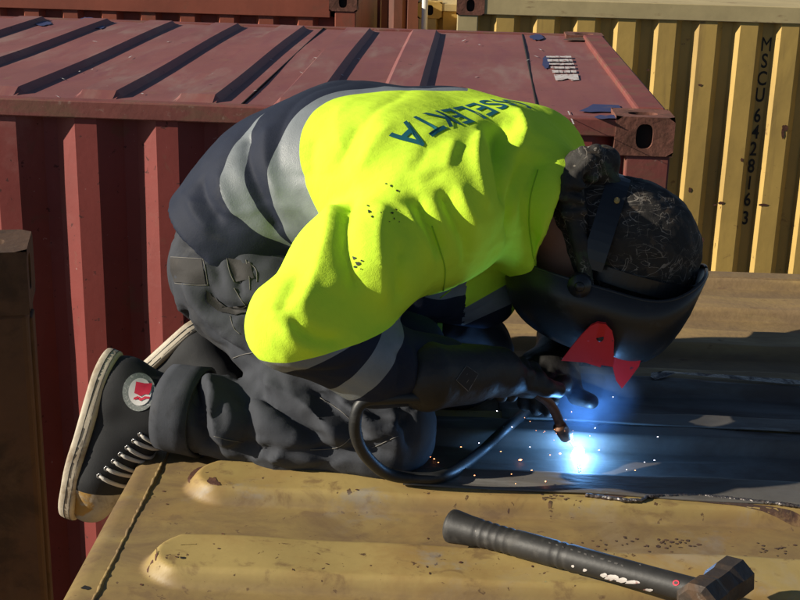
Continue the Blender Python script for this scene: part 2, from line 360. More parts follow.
red_roof_poly('blue_paint_stain', [(579, 111), (588, 107), (593, 104), (606, 104.5), (619, 105), (621, 108), (618, 112), (600, 111.5), (590, 112)], M['blue_paint'], .005)
red_roof_poly('blue_paint_stain', [(594, 117), (597, 115.6), (600, 114.8), (606, 115.4), (611, 114.8), (617, 114.6), (619, 116), (616, 118.4), (609, 118.2), (602, 119), (597, 118.3)], M['blue_paint'], .0095)
red_roof_poly('blue_paint_stain', blot(537, 37, 7, 3), M['blue_paint'], .005)
red_roof_poly('blue_paint_stain', blot(546, 62, 4, 6), M['blue_paint'], .004)
red_roof_poly('blue_paint_stain', blot(88, 19, 7, 2), M['blue_paint'], .006)
red_roof_poly('blue_paint_stain', blot(42, 23, 9, 2.4), M['blue_paint'], .006)
red_roof_poly('blue_paint_stain', blot(100, 27, 5, 1.5), M['blue_paint'], .006)
red_roof_poly('dark_smear', blot(583, 39, 18, 1.6), M['scorch'], .008)
for a, b in (((522, 33), (538, 112)), ((325, 27), (238, 108))):      # seams between the roof sheets
    pa, pb = PZ(*a, ZR - .014), PZ(*b, ZR - .014)
    tube('roof_seam', [pa, pb], .0040, M['dark_hole'], red, seg=6)
red_roof_poly('pale_scratch', [(567.5, 111), (568.7, 111), (574.5, 124), (573, 124)], M['white_paint'], .004)
for _ in range(30):                    # pale scuffs and scratches
    x = random.uniform(20, 570); y = random.uniform(40, 96) if x < 300 else random.uniform(38, 78); l = random.uniform(1, 6); a = random.uniform(-.5, .5)
    red_roof_poly('pale_scratch', [(x, y), (x + l * .5, y + a * l * .5 - .25), (x + l, y + a * l), (x + l * .5, y + a * l * .5 + random.uniform(.2, .6))], M['white_paint'], .0045)
# worn white stencil rows on the roof
for k, (y0, y1) in enumerate(((56, 57.4), (59, 61.5), (63, 64.6), (66.5, 68.4), (70, 72.6), (74.5, 80.5))):
    xl = 546 + (y0 - 56) * .42; xr = 571 + (y0 - 56) * .36
    if k < 5:
        xx = xl
        while xx < xr:
            w = random.uniform(3.2, 7)
            red_roof_poly('stencil_mark', [(xx, y0 + random.uniform(-.3, .3)), (min(xx + w, xr), y0), (min(xx + w, xr) + .5, y1), (xx + .5, y1 + random.uniform(-.4, .4))], M['white_paint'], .0055); xx += w + random.uniform(-.6, 1.0)
    else:
        red_roof_poly('stencil_mark', [(xl, y0), (xr, y0 - .5), (xr + 1.5, y1 - 1), (xr - 6, y1), (xr - 10, y1 - 2.2), (xr - 16, y1 - .5), (xl + 2, y1)], M['white_paint'], .0055)

# a brown flat rack at the left frame edge: its end wall stands at the far end of a low deck, only one corner post is in view
ZB = ZR + .005
bc = PZ(32, 229, ZB)
br = empty('flat_rack', (bc.x, bc.y, ZG)); br.rotation_euler.z = R(12.0)
tag(br, 'weathered brown steel corner post of a flat rack, in shade at the left frame edge', 'container')
bt = ZB - ZG
for x_, sx_ in ((0, -1), (-2.44, 1)):
    casting(br, x_, 0, bt, sx_, -1, M['brown'])
    box('corner_post', (min(x_ + sx_ * .006, x_ + sx_ * .16), -.156, .1), (max(x_ + sx_ * .006, x_ + sx_ * .16), -.006, bt - .1165), M['brown'], br, .010)
    box('post_strip', (min(x_ + sx_ * .0, x_ + sx_ * .03), -.110, .5), (max(x_ + sx_ * .0, x_ + sx_ * .03), -.055, bt - .14), M['brown'], br, .004)
box('end_panel', (-2.28, -.115, .6), (-.16, -.06, bt - .02), M['brown'], br)
box('end_rail', (-2.26, -.15, bt - .09), (-.18, -.02, bt - .012), M['brown'], br, .005)
box('deck', (-2.43, -6.0, .12), (-.01, -.16, .62), M['brown'], br, .01)

# the yellow container standing crosswise at the back right
AX_Y = flat(ray(470, -109)); LONG_Y = Vector((AX_Y.y, -AX_Y.x, 0))
yl = P(457, -4, 8.35)                                  # its near left top corner
YLEN = 6.06
yc = yl + LONG_Y * YLEN
ph = wall_x(700, 60, yc, LONG_Y); pit = (wall_x(781, 40, yc, LONG_Y) - wall_x(658, 40, yc, LONG_Y)) / 3
yel = container('shipping_container', 'yellow container standing at the back right, lettered down one of its ribs',
    yc, LONG_Y, YLEN, 2.44, 2.6, (M['yellow'], M['yellow_rail'], M['yellow_rail']), pit, wall_x(658, 40, yc, LONG_Y), wdepth=.05, ribs=False, rail_h=.11, group=None, flat_w=.43, slope_w=.16)
# lettering down one recess of the yellow wall
def wall_pt(px, py, c, ax, off):
    n = Vector((-ax.y, ax.x, 0)); d = ray(px, py); k = ((c - CAMP).dot(n) + off) / d.dot(n)
    return CAMP + d * k
chars = 'MSCU6428163'
pts_l = [(766.5, 44.5), (764.5, 61), (762, 78.5), (760, 95), (757.5, 115.5), (755.7, 132), (753.5, 149), (751.3, 166), (749.5, 183), (747.5, 199.5), (745.5, 218)]
for ch, (px, py) in zip(chars, pts_l):
    me = text_mesh(ch, .128, 0.0 if ch == 'M' else .0022, align='CENTER')
    c = wall_pt(px, py, yc, LONG_Y, .016 + .05 - .004)
    lab = bpy.data.objects.new('container_number', me); COL.objects.link(lab); me.materials.clear(); me.materials.append(M['black_paint'])
    lab.parent = yel
    Mw = Matrix.Translation(c - Vector((0, 0, .042))) @ Matrix.Rotation(math.atan2(LONG_Y.y, LONG_Y.x), 4, 'Z') @ Matrix.Rotation(R(90), 4, 'X') @ Matrix.Diagonal((.72, 1, 1, 1))
    lab.matrix_local = world_inv(yel) @ Mw
def wall_blot(name, cx, cy, a, b, mat, off, parent=yel):
    pts = blot(cx, cy, a, b, 14); V = [wall_pt(x, y, yc, LONG_Y, off) for x, y in pts]
    return mesh_obj(name, V, [tuple(range(len(V)))], mat, parent, world=True)
for cx, cy, a, b in ((785, 128, 3.2, 3.0), (783, 134, 1.6, 5), (721, 203, 3.4, 1.4), (763, 205, 5, 1.2), (715, 205, 2.2, .9), (700, 85, 2, 1.2), (690, 190, 1.5, 2.4), (648, 70, 1.5, 1), (742, 160, 1.3, 2), (703, 240, 1.3, 3)):  # rust spots, plus dark marks painted for the shade of dents
    wall_blot('rust_and_dent_shade', cx, cy, a, b, M['chip'], .016 - .0025)
# an orange red container behind the red one, top left
AX_O = flat(ray(474, -109)); LONG_O = Vector((AX_O.y, -AX_O.x, 0))
oc = P(357, -7, 8.3)
container('shipping_container', 'orange red container at the top left, seen over the dark red roof',
    oc, LONG_O, 6.06, 2.44, 2.6, (M['orange_red'], M['orange_red'], M['orange_red']), (wall_x(195, 17, oc, LONG_O) - wall_x(39, 17, oc, LONG_O)) / 4, wall_x(180, 17, oc, LONG_O), wdepth=.05, ribs=False, rail_h=.16, group=None, flat_w=.36, slope_w=.12)
# a maroon one further back in the gap, and a second yellow one beside it
mc = P(424, -20, 11.6)
container('shipping_container', 'maroon container far back in the gap above the red roof', mc, LONG_O, 6.06, 2.44, 2.6, (M['maroon'], M['maroon'], M['maroon']), .26, 0, wdepth=.04, ribs=False, group=None)
y2 = P(418, 2, 9.7) + LONG_Y * 6.06
container('shipping_container', 'yellow container mostly hidden in the gap left of the lettered one', y2, LONG_Y, 6.06, 2.44, 2.6, (M['yellow'], M['yellow_rail'], M['yellow_rail']), .27, -6.06 + .19, wdepth=.05, ribs=False, group=None, flat_w=.5, slope_w=.14, castm=M['yellow'])
pp = P(424.5, 20, 9.3)
pol = tube('pole', [(pp.x, pp.y, ZG), (pp.x, pp.y, .6)], .022, M['pole']); tag(pol, 'thin white upright pole in the gap between the containers at the back', 'pole')

# ------------------------------------------------------------------ the tan container the welder kneels on
AX_T = flat(ray(452, -109)); TX = Vector((AX_T.y, -AX_T.x, 0))
OT = PZ(139.6, 458, 0.0)
rzT = math.atan2(TX.y, TX.x)
tan = empty('shipping_container', (OT.x, OT.y, ZG), rzT)
tag(tan, 'tan container in the foreground whose ribbed roof the welder kneels on', 'container')
def TL(p):                                     # world -> roof coordinates (x from the left edge, y away)
    q = Vector(p) - OT; return q.dot(TX), q.dot(AX_T)
def TLpx(px, py): return TL(PZ(px, py, 0))
def TW(x, y, z=0.0): return OT + TX * x + AX_T * y + Vector((0, 0, z))
yA = TLpx(174, 504)[1]; yB = TLpx(134, 588)[1]; TP = (yA - yB)     # front feet of the two ribs in the foreground
Y_END = TLpx(750, 276)[1]
def sst(e0, e1, x):
    t = np.clip((x - e0) / (e1 - e0), 0, 1); return t * t * (3 - 2 * t)
def HF(x, y, dents=True):
    x = np.asarray(x, float); y = np.asarray(y, float)
    u = np.mod(y - yB, TP); k = np.floor((y - yB) / TP)
    h = sst(0, .017, u) * (1 - sst(.098, .118, u))
    xe = .085 + .012 * np.sin(k * 2.3)                      # rounded left ends
    round_ = .05 * (np.abs(u - .059) / .059) ** 2.2
    h = h * sst(xe + round_ - .010, xe + round_ + .016, x)
    h = h * (1 - sst(Y_END - .10, Y_END - .06, y))
    z = .023 * h
    if dents:
        z = z + .0016 * np.sin(x * 9 + 3 * np.sin(y * 5)) * np.sin(y * 11 + 1.3) + .0009 * np.sin(x * 31 + y * 17) * h
    return z
xs = np.concatenate([np.linspace(0, .03, 4), np.linspace(.035, .24, 64), np.linspace(.25, 1.5, 110), np.linspace(1.6, 2.36, 8)])
ys = np.concatenate([np.linspace(-3.2, yB - TP * 1.2, 40)[:-1], np.arange(yB - TP * 1.2, Y_END, .004), [Y_END]])
GX, GY = np.meshgrid(xs, ys); GZ = HF(GX, GY)
GZ = np.where(GX < .004, GZ - .004, GZ)
V = np.stack([GX, GY, GZ - ZG], -1).reshape(-1, 3); nx = len(xs)
Fc = [(j * nx + i, j * nx + i + 1, (j + 1) * nx + i + 1, (j + 1) * nx + i) for j in range(len(ys) - 1) for i in range(nx - 1)]
rp = mesh_obj('roof_panel', V, Fc, M['tan'], tan, smooth=True)
# the far strip is far more weathered
rp.data.materials.append(M['tan_rough'])
ysplit = yA + TP * 2.0
for p in rp.data.polygons:
    if p.center.y > ysplit: p.material_index = 1
box('top_rail', (.002, -3.2, -.062 - ZG), (.05, Y_END, -.005 - ZG), M['tan'], tan, .003)
box('end_rail', (.0, Y_END - .03, -.11 - ZG), (2.36, Y_END + .02, .004 - ZG), M['tan_rough'], tan, .004)
sp = corrugated('side_panel', -Y_END + .08, 3.1, .15, -.06 - ZG, .27, .036, 0, M['tan'], tan, y=0)
sp.rotation_euler.z = R(-90); sp.location = (.012, 0, 0)
box('end_panel', (.02, Y_END - .06, .1), (2.34, Y_END - .02, -.06 - ZG), M['tan'], tan)
box('side_panel', (2.3, -3.2, .1), (2.34, Y_END - .07, -.01 - ZG), M['tan'], tan)
# weld bead along the left edge
bead = [TW(*TLpx(167 - (y - 455) * .503 + random.uniform(-.6, .6), y), .0002) for y in np.linspace(452, 640, 90)]
tube('edge_weld_bead', bead, [.0028 + random.uniform(-.0005, .0007) for _ in bead], M['tan'], tan, seg=6)
# chips, rust and scorch marks lying on the roof paint
def on_roof(px, py, dz=.0006):
    p = PZ(px, py, 0)
    for _ in range(4):
        x, y = TL(p); z = float(HF(x, y)); p = PZ(px, py, z)
    x, y = TL(p); return TW(x, y, float(HF(x, y)) + dz)
def roof_mark(name, pts, mat, dz=.0006):
    c = (sum(p[0] for p in pts) / len(pts), sum(p[1] for p in pts) / len(pts)); n = len(pts)
    rings = [[on_roof(c[0], c[1], dz)]]
    V = [rings[0][0]]; Fc = []
    for f in (.5, 1.0):
        for x, y in pts: V.append(on_roof(c[0] + (x - c[0]) * f, c[1] + (y - c[1]) * f, dz))
    for k in range(n):
        k2 = (k + 1) % n; Fc.append((0, 1 + k, 1 + k2)); Fc.append((1 + k, 1 + n + k, 1 + n + k2, 1 + k2))
    return mesh_obj(name, V, Fc, mat, tan, world=True, smooth=True)
def stroke(pts, w):
    """ragged band along a pixel path"""
    a = []; b = []
    for i, (x, y) in enumerate(pts):
        ww = w * (0.25 if i in (0, len(pts) - 1) else random.uniform(.88, 1.12)); a.append((x - ww * .3, y - ww)); b.append((x + ww * .3, y + ww))
    return a, b
def roof_band(name, pts, w, mat, dz=.0006):
    fine = [(p.x, p.y) for p in spline([(x, y, 0) for x, y in pts], 5)]
    a, b = stroke(fine, w); V = []; Fc = []
    for p, q in zip(a, b): V += [on_roof(*p, dz), on_roof((p[0] + q[0]) / 2, (p[1] + q[1]) / 2, dz), on_roof(*q, dz)]
    for i in range(len(a) - 1):
        for k in (0, 1): Fc.append((3 * i + k, 3 * i + k + 1, 3 * i + 4 + k, 3 * i + 3 + k))
    return mesh_obj(name, V, Fc, mat, tan, world=True, smooth=True)
roof_band('rust_chip', [(155, 560), (158, 551), (166, 545), (180, 543.5), (198, 543)], 1.6, M['chip'])
roof_band('rust_chip', [(147, 573), (150, 568), (153, 564)], 1.8, M['chip'])
roof_band('rust_chip', [(188, 482), (192, 475), (200, 470), (214, 468)], 2.4, M['chip'])
roof_mark('rust_chip', blot(214, 485, 7, 3), M['chip'])
roof_mark('rust_chip', blot(183, 573.5, 2.6, 2), M['dark_hole'])
roof_mark('rust_chip', blot(86, 588, 5, 2), M['dark_hole'])
for _ in range(16):
    x, y = random.uniform(120, 560), random.uniform(480, 598)
    if y > 455 and x > 120 + (600 - y) * .3: roof_mark('rust_chip', blot(x, y, random.uniform(.7, 2.2), random.uniform(.5, 1.2), 9), M['chip'])
for _ in range(26):
    roof_mark('rust_chip', blot(random.gauss(668, 18), random.gauss(546, 3.5), random.uniform(.7, 2.4), random.uniform(.4, 1.2), 12), M['scorch'])
for _ in range(14):
    roof_mark('rust_chip', blot(random.gauss(610, 22), random.gauss(543, 4), random.uniform(.6, 1.8), random.uniform(.4, .9), 12), M['scorch'])
for _ in range(16):
    roof_mark('rust_chip', blot(random.gauss(548, 14), random.gauss(512, 5), random.uniform(.8, 2.6), random.uniform(.4, 1.1), 12), M['scorch'])
for _ in range(16):
    roof_mark('rust_chip', blot(random.gauss(770, 18), random.gauss(550, 5), random.uniform(.8, 2.2), random.uniform(.4, .9), 12), M['scorch'])
# the bare steel sheet being welded in: it follows the ribs, its front edge is the open seam
def sheet(name, x_left, y0f, y1f, mat, lift=.0035, x_right=1.45):
    xs = np.linspace(x_left, x_right, 60); V = []; Fc = []; m = 50
    for x in xs:
        a, b = y0f(x), y1f(x)
        for t in np.linspace(0, 1, m): V.append(TW(x, a + (b - a) * t, float(HF(x, a + (b - a) * t, False)) + lift + .0012 * math.sin(x * 21 + t * 9)))
    for i in range(len(xs) - 1):
        for k in range(m - 1): Fc.append((i * m + k, (i + 1) * m + k, (i + 1) * m + k + 1, i * m + k + 1))
    o = mesh_obj(name, V, Fc, mat, tan, smooth=True, world=True)
    sm = o.modifiers.new('thickness', 'SOLIDIFY'); sm.thickness = .003; sm.offset = -1
    return o
def yline(p, q):
    (x0, y0), (x1, y1) = TLpx(*p), TLpx(*q); return lambda x: y0 + (y1 - y0) * (x - x0) / (x1 - x0)
def yline_r(p, q):
    (x0, y0), (x1, y1) = TL(on_roof(*p)), TL(on_roof(*q)); return lambda x: y0 + (y1 - y0) * (x - x0) / (x1 - x0)
_s0 = yline_r((585, 495), (800, 522)); _s1 = TL(on_roof(585, 495))
seam = lambda x: _s0(x) if x > _s1[0] else _s1[1] + .02 * (_s1[0] - x)
sheet('repair_sheet', TLpx(405, 470)[0], seam, yline((640, 441), (800, 449)), M['steel'])
sheet('repair_sheet', TLpx(500, 420)[0], lambda x: yline((640, 441), (800, 449))(x) + .002, yline((640, 392), (800, 402)), M['steel'], .0065)
tube('weld_bead', [on_roof(585 + 215 * t + random.uniform(-.8, .8), 496.5 + 27 * t + random.uniform(-.3, .3), .0025) for t in np.linspace(0, 1.15, 110)], [.0028 + random.uniform(-.0005, .0005) for _ in range(110)], M['weld'], tan, seg=6)
tube('weld_bead', [on_roof(577 + 5.5 * t + random.uniform(-.4, .4), 458 + 33 * t, .002) for t in np.linspace(0, 1, 34)], [.0026 + random.uniform(-.0005, .0005) for _ in range(34)], M['weld'], tan, seg=6)
roof_band('scorched_strip', [(600, 502.5), (640, 507), (690, 513.5), (740, 519.5), (790, 526), (830, 531)], 1.5, M['scorch'], .0008)
roof_band('weld_bead', [(650, 386), (690, 390), (730, 393), (780, 398), (820, 401)], 2.2, M['weld'], .0085)

# ------------------------------------------------------------------ the welder: smooth bodies from distance fields
def cap(a, b, ra, rb):
    a = np.array(a, np.float32); b = np.array(b, np.float32); ab = b - a; L2 = float(ab @ ab) + 1e-12
    def f(Q):
        t = np.clip(((Q - a) @ ab) / L2, 0, 1)
        return np.linalg.norm(Q - (a + t[:, None] * ab), axis=1) - (ra + t * (rb - ra))
    f.bb = (np.minimum(a - ra, b - rb), np.maximum(a + ra, b + rb)); return f
def ell(c, axes, radii):                      # axes: three unit vectors
    c = np.array(c, np.float32); A = np.array([list(x) for x in axes], np.float32); r = np.array(radii, np.float32)
    def f(Q):
        q = ((Q - c) @ A.T) / r; k0 = np.linalg.norm(q, axis=1); k1 = np.linalg.norm(q / r, axis=1)
        return k0 * (k0 - 1) / np.maximum(k1, 1e-6)
    m = max(radii); f.bb = (c - m, c + m); return f
def smin(a, b, k):
    h = np.clip(0.5 + 0.5 * (b - a) / k, 0, 1); return b + (a - b) * h - k * h * (1 - h)
def union(prims, k=0.03):
    def f(Q):
        d = np.full(len(Q), 1.0, np.float32)
        for p in prims:
            kk = k
            if isinstance(p, tuple): p, kk = p
            lo, hi = p.bb; m = ((Q > lo - .09) & (Q < hi + .09)).all(1)
            if m.any():
                d[m] = smin(d[m], p(Q[m]).astype(np.float32), kk)
        return d
    pr = [p[0] if isinstance(p, tuple) else p for p in prims]
    f.bb = (np.min([p.bb[0] for p in pr], 0), np.max([p.bb[1] for p in pr], 0)); return f
def surface_nets(f, h, lo=None, hi=None, smooth=2):
    lo = np.array(f.bb[0] if lo is None else lo) - 3 * h; hi = np.array(f.bb[1] if hi is None else hi) + 3 * h
    n = np.ceil((hi - lo) / h).astype(int) + 1
    ax = [lo[i] + h * np.arange(n[i]) for i in range(3)]
    G = np.stack(np.meshgrid(*ax, indexing='ij'), -1).reshape(-1, 3).astype(np.float32)
    val = np.concatenate([f(G[i:i + 400000]) for i in range(0, len(G), 400000)]).reshape(n)
    S = val < 0
    c = n - 1
    acc = np.zeros((*c, 3)); cnt = np.zeros(c)
    corner = [(i, j, k) for i in (0, 1) for j in (0, 1) for k in (0, 1)]
    sl = lambda o: tuple(slice(o[d], o[d] + c[d]) for d in range(3))
    for a in corner:
        for d in range(3):
            if a[d]: continue
            b = list(a); b[d] = 1
            va, vb = val[sl(a)], val[sl(b)]
            m = (va < 0) != (vb < 0)
            t = np.where(m, va / np.where(m, va - vb, 1), 0)
            for e in range(3):
                acc[..., e] += np.where(m, a[e] + (t if e == d else 0), 0)
            cnt += m
    act = cnt > 0; idx = -np.ones(c, int); idx[act] = np.arange(act.sum())
    cell = np.stack(np.nonzero(act), -1)
    Vt = lo + h * (cell + acc[act] / cnt[act][:, None])
    faces = []
    for d in range(3):
        e, g = (d + 1) % 3, (d + 2) % 3
        s0 = [slice(None)] * 3; s1 = [slice(None)] * 3; s0[d] = slice(0, -1); s1[d] = slice(1, None)
        A, B = S[tuple(s0)], S[tuple(s1)]
        ch = np.stack(np.nonzero(A != B), -1)
        ok = (ch[:, e] > 0) & (ch[:, g] > 0) & (ch[:, e] < c[e]) & (ch[:, g] < c[g]); ch = ch[ok]
        q = []
        for de, dg in ((0, 0), (1, 0), (1, 1), (0, 1)):
            cc = ch.copy(); cc[:, e] -= de; cc[:, g] -= dg; q.append(idx[cc[:, 0], cc[:, 1], cc[:, 2]])
        q = np.stack(q, -1); flip = ~A[ch[:, 0], ch[:, 1], ch[:, 2]]
        q[flip] = q[flip][:, ::-1]; faces.append(q)
    Fq = np.concatenate(faces)
    Vt = relax(Vt, Fq, smooth)
    return Vt, Fq
def relax(V, Fq, it, lam=0.6):
    E = np.concatenate([Fq[:, [0, 1]], Fq[:, [1, 2]], Fq[:, [2, 3]], Fq[:, [3, 0]]])
    deg = np.bincount(E.ravel(), minlength=len(V)).astype(float)
    for _ in range(it):
        s = np.zeros_like(V)
        for d in range(3):
            s[:, d] = np.bincount(E[:, 0], V[E[:, 1], d], len(V)) + np.bincount(E[:, 1], V[E[:, 0], d], len(V))
        V = V + lam * (s / np.maximum(deg, 1)[:, None] - V)
    return V
def normals(V, Fq):
    n = np.cross(V[Fq[:, 2]] - V[Fq[:, 0]], V[Fq[:, 3]] - V[Fq[:, 1]]); N = np.zeros_like(V)
    for k in range(4):
        for d in range(3): N[:, d] += np.bincount(Fq[:, k], n[:, d], len(V))
    return N / np.maximum(np.linalg.norm(N, axis=1), 1e-9)[:, None]
def bvh_of(V, Fq): return BVHTree.FromPolygons([tuple(v) for v in V], [tuple(int(i) for i in f) for f in Fq])
def hit(bvh, px, py):
    d = ray(px, py).normalized(); r = bvh.ray_cast(CAMP, d); return r[0], r[1]
def seg_dist(V, pts):
    best = np.full(len(V), 9.0)
    for a, b in zip(pts[:-1], pts[1:]):
        ab = b - a; t = np.clip(((V - a) @ ab) / (ab @ ab + 1e-12), 0, 1)
        # taper: slightly larger distance towards the fold's ends
        best = np.minimum(best, np.linalg.norm(V - (a + t[:, None] * ab), axis=1))
    return best
def add_folds(V, Fq, folds):
    """folds: (pixel path, height in m, width in m); the path is dropped onto the cloth, then the cloth is pushed out or in along it"""
    bv = bvh_of(V, Fq); N = normals(V, Fq); D = np.zeros(len(V))
    for path, amp, wid in folds:
        P3 = []
        for p in spline([(x, y, 0) for x, y in path], 3):
            h, n = hit(bv, p.x, p.y)
            if h is not None and (not P3 or np.linalg.norm(np.array(h) - P3[-1]) < .09): P3.append(np.array(h))
        if len(P3) < 2: continue
        P3 = np.array(P3)
        near = ((V > P3.min(0) - 3 * wid) & (V < P3.max(0) + 3 * wid)).all(1)
        idx = np.nonzero(near)[0]
        if not len(idx): continue
        d = seg_dist(V[idx], P3)
        L0 = np.linalg.norm(V[idx] - P3[0], axis=1); L1 = np.linalg.norm(V[idx] - P3[-1], axis=1)
        tape = np.clip(np.minimum(L0, L1) / (wid * 2.0), .25, 1)
        D[idx] += amp * tape * (.40 * np.exp(-(d / (wid * 1.2)) ** 2) + .60 * np.exp(-d / (wid * .62)))
    return relax(V + N * D[:, None], Fq, 2, .5)
def vnoise(V, sc, seed=0):
    """smooth pseudo noise from summed sines"""
    r = np.random.default_rng(seed); out = np.zeros(len(V))
    for k in range(7):
        w = r.normal(size=3); w /= np.linalg.norm(w); out += np.sin(V @ w * sc * r.uniform(.6, 1.8) + r.uniform(0, 6.28) + 1.3 * np.sin(V @ r.normal(size=3) * sc * .4))
    return out / 7
def ridged(V, sc, seed):                # sharp little creases
    return np.clip(1 - np.abs(vnoise(V, sc, seed)) * 5.0, 0, 1) ** 2
def bake(name, V, Fq, mat, parent): return mesh_obj(name, V, Fq, mat, parent, smooth=True, world=True)
def cut_regions(V, Fq, planes, classify):
    """split the mesh exactly along planes (point, normal, mask over an array of face centres); classify(centres) -> array of region keys"""
    bm = bmesh.new()
    vs = [bm.verts.new(v) for v in V.tolist()]
    for f in Fq.tolist():
        try: bm.faces.new([vs[i] for i in f])
        except ValueError: pass
    def centres():
        bm.faces.ensure_lookup_table()
        return np.array([f.calc_center_median()[:] for f in bm.faces])
    for co, no, mask in planes:
        C = centres(); m = mask(C) & (np.abs((C - np.array(co)) @ np.array(no)) < .02)
        fs = [bm.faces[i] for i in np.nonzero(m)[0]]
        geom = list({e for f in fs for e in f.edges} | {v for f in fs for v in f.verts} | set(fs))
        bmesh.ops.bisect_plane(bm, geom=geom, dist=1e-5, plane_co=co, plane_no=no)
    keys = classify(centres()); out = {}
    bm.verts.index_update()
    for f, k in zip(bm.faces, keys):
        m, vv, ff = out.setdefault(k, ({}, [], []))
        q = []
        for v in f.verts:
            if v.index not in m: m[v.index] = len(vv); vv.append(v.co.copy())
            q.append(m[v.index])
        ff.append(q)
    bm.free(); return {k: (vv, ff) for k, (m, vv, ff) in out.items()}

M['skin'] = mk('skin', (0.30, 0.135, 0.09), 0.5, ramp_var=(30, .12), bumps=[(220, .2, .001, I3, 'n')])
M['hivis'] = mk('fluorescent_yellow_fleece', (0.69, 1.0, 0.06), 0.95, ramp_var=(9, .03), spec=.1,
    layers=[((0.60, 0.92, 0.03), 6, .5, .75, 6, I3, None, .5)], bumps=[(620, .4, .0010, I3, 'n'), (34, .4, .005, (1, 2.2, 1), 'n')])
M['navy'] = mk('navy_jacket_cloth', (0.012, 0.017, 0.034), 0.75, ramp_var=(10, .2), spec=.3, layers=[((0.035, 0.037, 0.042), 14, .58, .72, 6, I3, None, .5)], bumps=[(500, .25, .001, I3, 'n'), (30, .3, .004, I3, 'n')])
M['reflect'] = mk('grey_reflective_tape', (0.20, 0.225, 0.24), 0.5, ramp_var=(14, .12), spec=.6, layers=[((0.13, 0.15, 0.16), 10, .5, .7, 6, I3, None, .6)], bumps=[(600, .2, .0008, I3, 'voronoi'), (26, .3, .004, I3, 'n')])
M['trouser'] = mk('dark_grey_work_trouser_cloth', (0.046, 0.050, 0.060), 0.85, ramp_var=(12, .22), spec=.25,
    layers=[((0.090, 0.088, 0.085), 8, .52, .72, 7, I3, None, .6), ((0.095, 0.045, 0.025), 16, .70, .76, 6, I3, None, .5), ((0.014, 0.014, 0.015), 11, .60, .76, 6, I3, None, .6)],
    bumps=[(650, .3, .001, I3, 'n'), (45, .3, .003, I3, 'n')])
M['pocket'] = mk('black_reinforcement_cloth', (0.022, 0.020, 0.019), 0.8, ramp_var=(14, .25), layers=[((0.06, 0.05, 0.04), 12, .56, .72, 6, I3, None, .6)], bumps=[(500, .3, .001, I3, 'n')])
M['thread'] = mk('pale_stitching_thread', (0.17, 0.16, 0.145), 0.8)
M['canvas'] = mk('black_shoe_canvas', (0.010, 0.011, 0.013), 0.8, ramp_var=(20, .3), layers=[((0.05, 0.045, 0.04), 16, .60, .74, 6, I3, None, .5)], bumps=[(900, .4, .0008, I3, 'n')])
M['rubber'] = mk('dirty_cream_shoe_rubber', (0.50, 0.44, 0.34), 0.6, ramp_var=(14, .2), layers=[((0.24, 0.17, 0.10), 20, .45, .66, 7, I3, .8, .8), ((0.08, 0.06, 0.045), 34, .62, .72, 6, I3, .8, .7)], bumps=[(120, .3, .002, I3, 'n')])
M['toe'] = mk('scuffed_toe_cap_rubber', (0.36, 0.33, 0.27), 0.5, ramp_var=(20, .25), layers=[((0.36, 0.20, 0.03), 16, .48, .58, 6, I3, .7, .9), ((0.11, 0.09, 0.07), 22, .50, .66, 7, I3, .8, .8)], bumps=[(150, .35, .002, I3, 'n')])
M['lace'] = mk('off_white_cotton_lace', (0.52, 0.49, 0.44), 0.85, bumps=[(700, .4, .0008, I3, 'n')])
M['eyelet'] = mk('steel_eyelet', (0.45, 0.45, 0.46), 0.35, 0.9)
M['camo'] = mk('dark_camouflage_bandana', (0.020, 0.017, 0.014), 0.75, ramp_var=(20, .3),
    layers=[((0.035, 0.05, 0.022), 16, .56, .62, 4, I3, None, .9), ((0.055, 0.038, 0.024), 22, .55, .62, 4, (1, 2, 1), None, .9), ((0.006, 0.006, 0.006), 26, .56, .62, 4, I3, None, .9), ((0.26, 0.23, 0.19), 30, .655, .70, 7, (1, 4, 2), None, .75)],
    bumps=[(500, .25, .001, I3, 'n'), (60, .45, .004, I3, 'n')])
nt = M['camo'].node_tree; b_ = nt.nodes['Principled BSDF']; src = b_.inputs['Base Color'].links[0].from_socket
tc_ = nt.nodes.new('ShaderNodeTexCoord'); prev_ = None
for sc_n, st_n, wd_n in ((9, (1, 2.6, 1.2), .0060), (13, (2.4, 1, 1.4), .0065), (20, (1, 1.5, 2.6), .0065)):     # thin pale twigs: contour lines of a noise
    mp_ = nt.nodes.new('ShaderNodeMapping'); mp_.inputs['Scale'].default_value = st_n; mp_.inputs['Location'].default_value = (sc_n, 0, 0); nt.links.new(tc_.outputs['Object'], mp_.inputs[0])
    n_ = nt.nodes.new('ShaderNodeTexNoise'); n_.inputs['Scale'].default_value = sc_n; n_.inputs['Detail'].default_value = 2.5; n_.inputs['Distortion'].default_value = 1.2; nt.links.new(mp_.outputs[0], n_.inputs['Vector'])
    c_ = nt.nodes.new('ShaderNodeMath'); c_.operation = 'COMPARE'; c_.inputs[1].default_value = .5; c_.inputs[2].default_value = wd_n; nt.links.new(n_.outputs['Fac'], c_.inputs[0])
    if prev_ is None: prev_ = c_.outputs[0]
    else:
        a_ = nt.nodes.new('ShaderNodeMath'); a_.operation = 'MAXIMUM'; nt.links.new(prev_, a_.inputs[0]); nt.links.new(c_.outputs[0], a_.inputs[1]); prev_ = a_.outputs[0]
ns_ = nt.nodes.new('ShaderNodeTexNoise'); ns_.inputs['Scale'].default_value = 22; nt.links.new(tc_.outputs['Object'], ns_.inputs['Vector'])
g_ = nt.nodes.new('ShaderNodeMapRange'); g_.inputs[1].default_value = .44; g_.inputs[2].default_value = .64; g_.inputs[4].default_value = .8; nt.links.new(ns_.outputs['Fac'], g_.inputs[0])
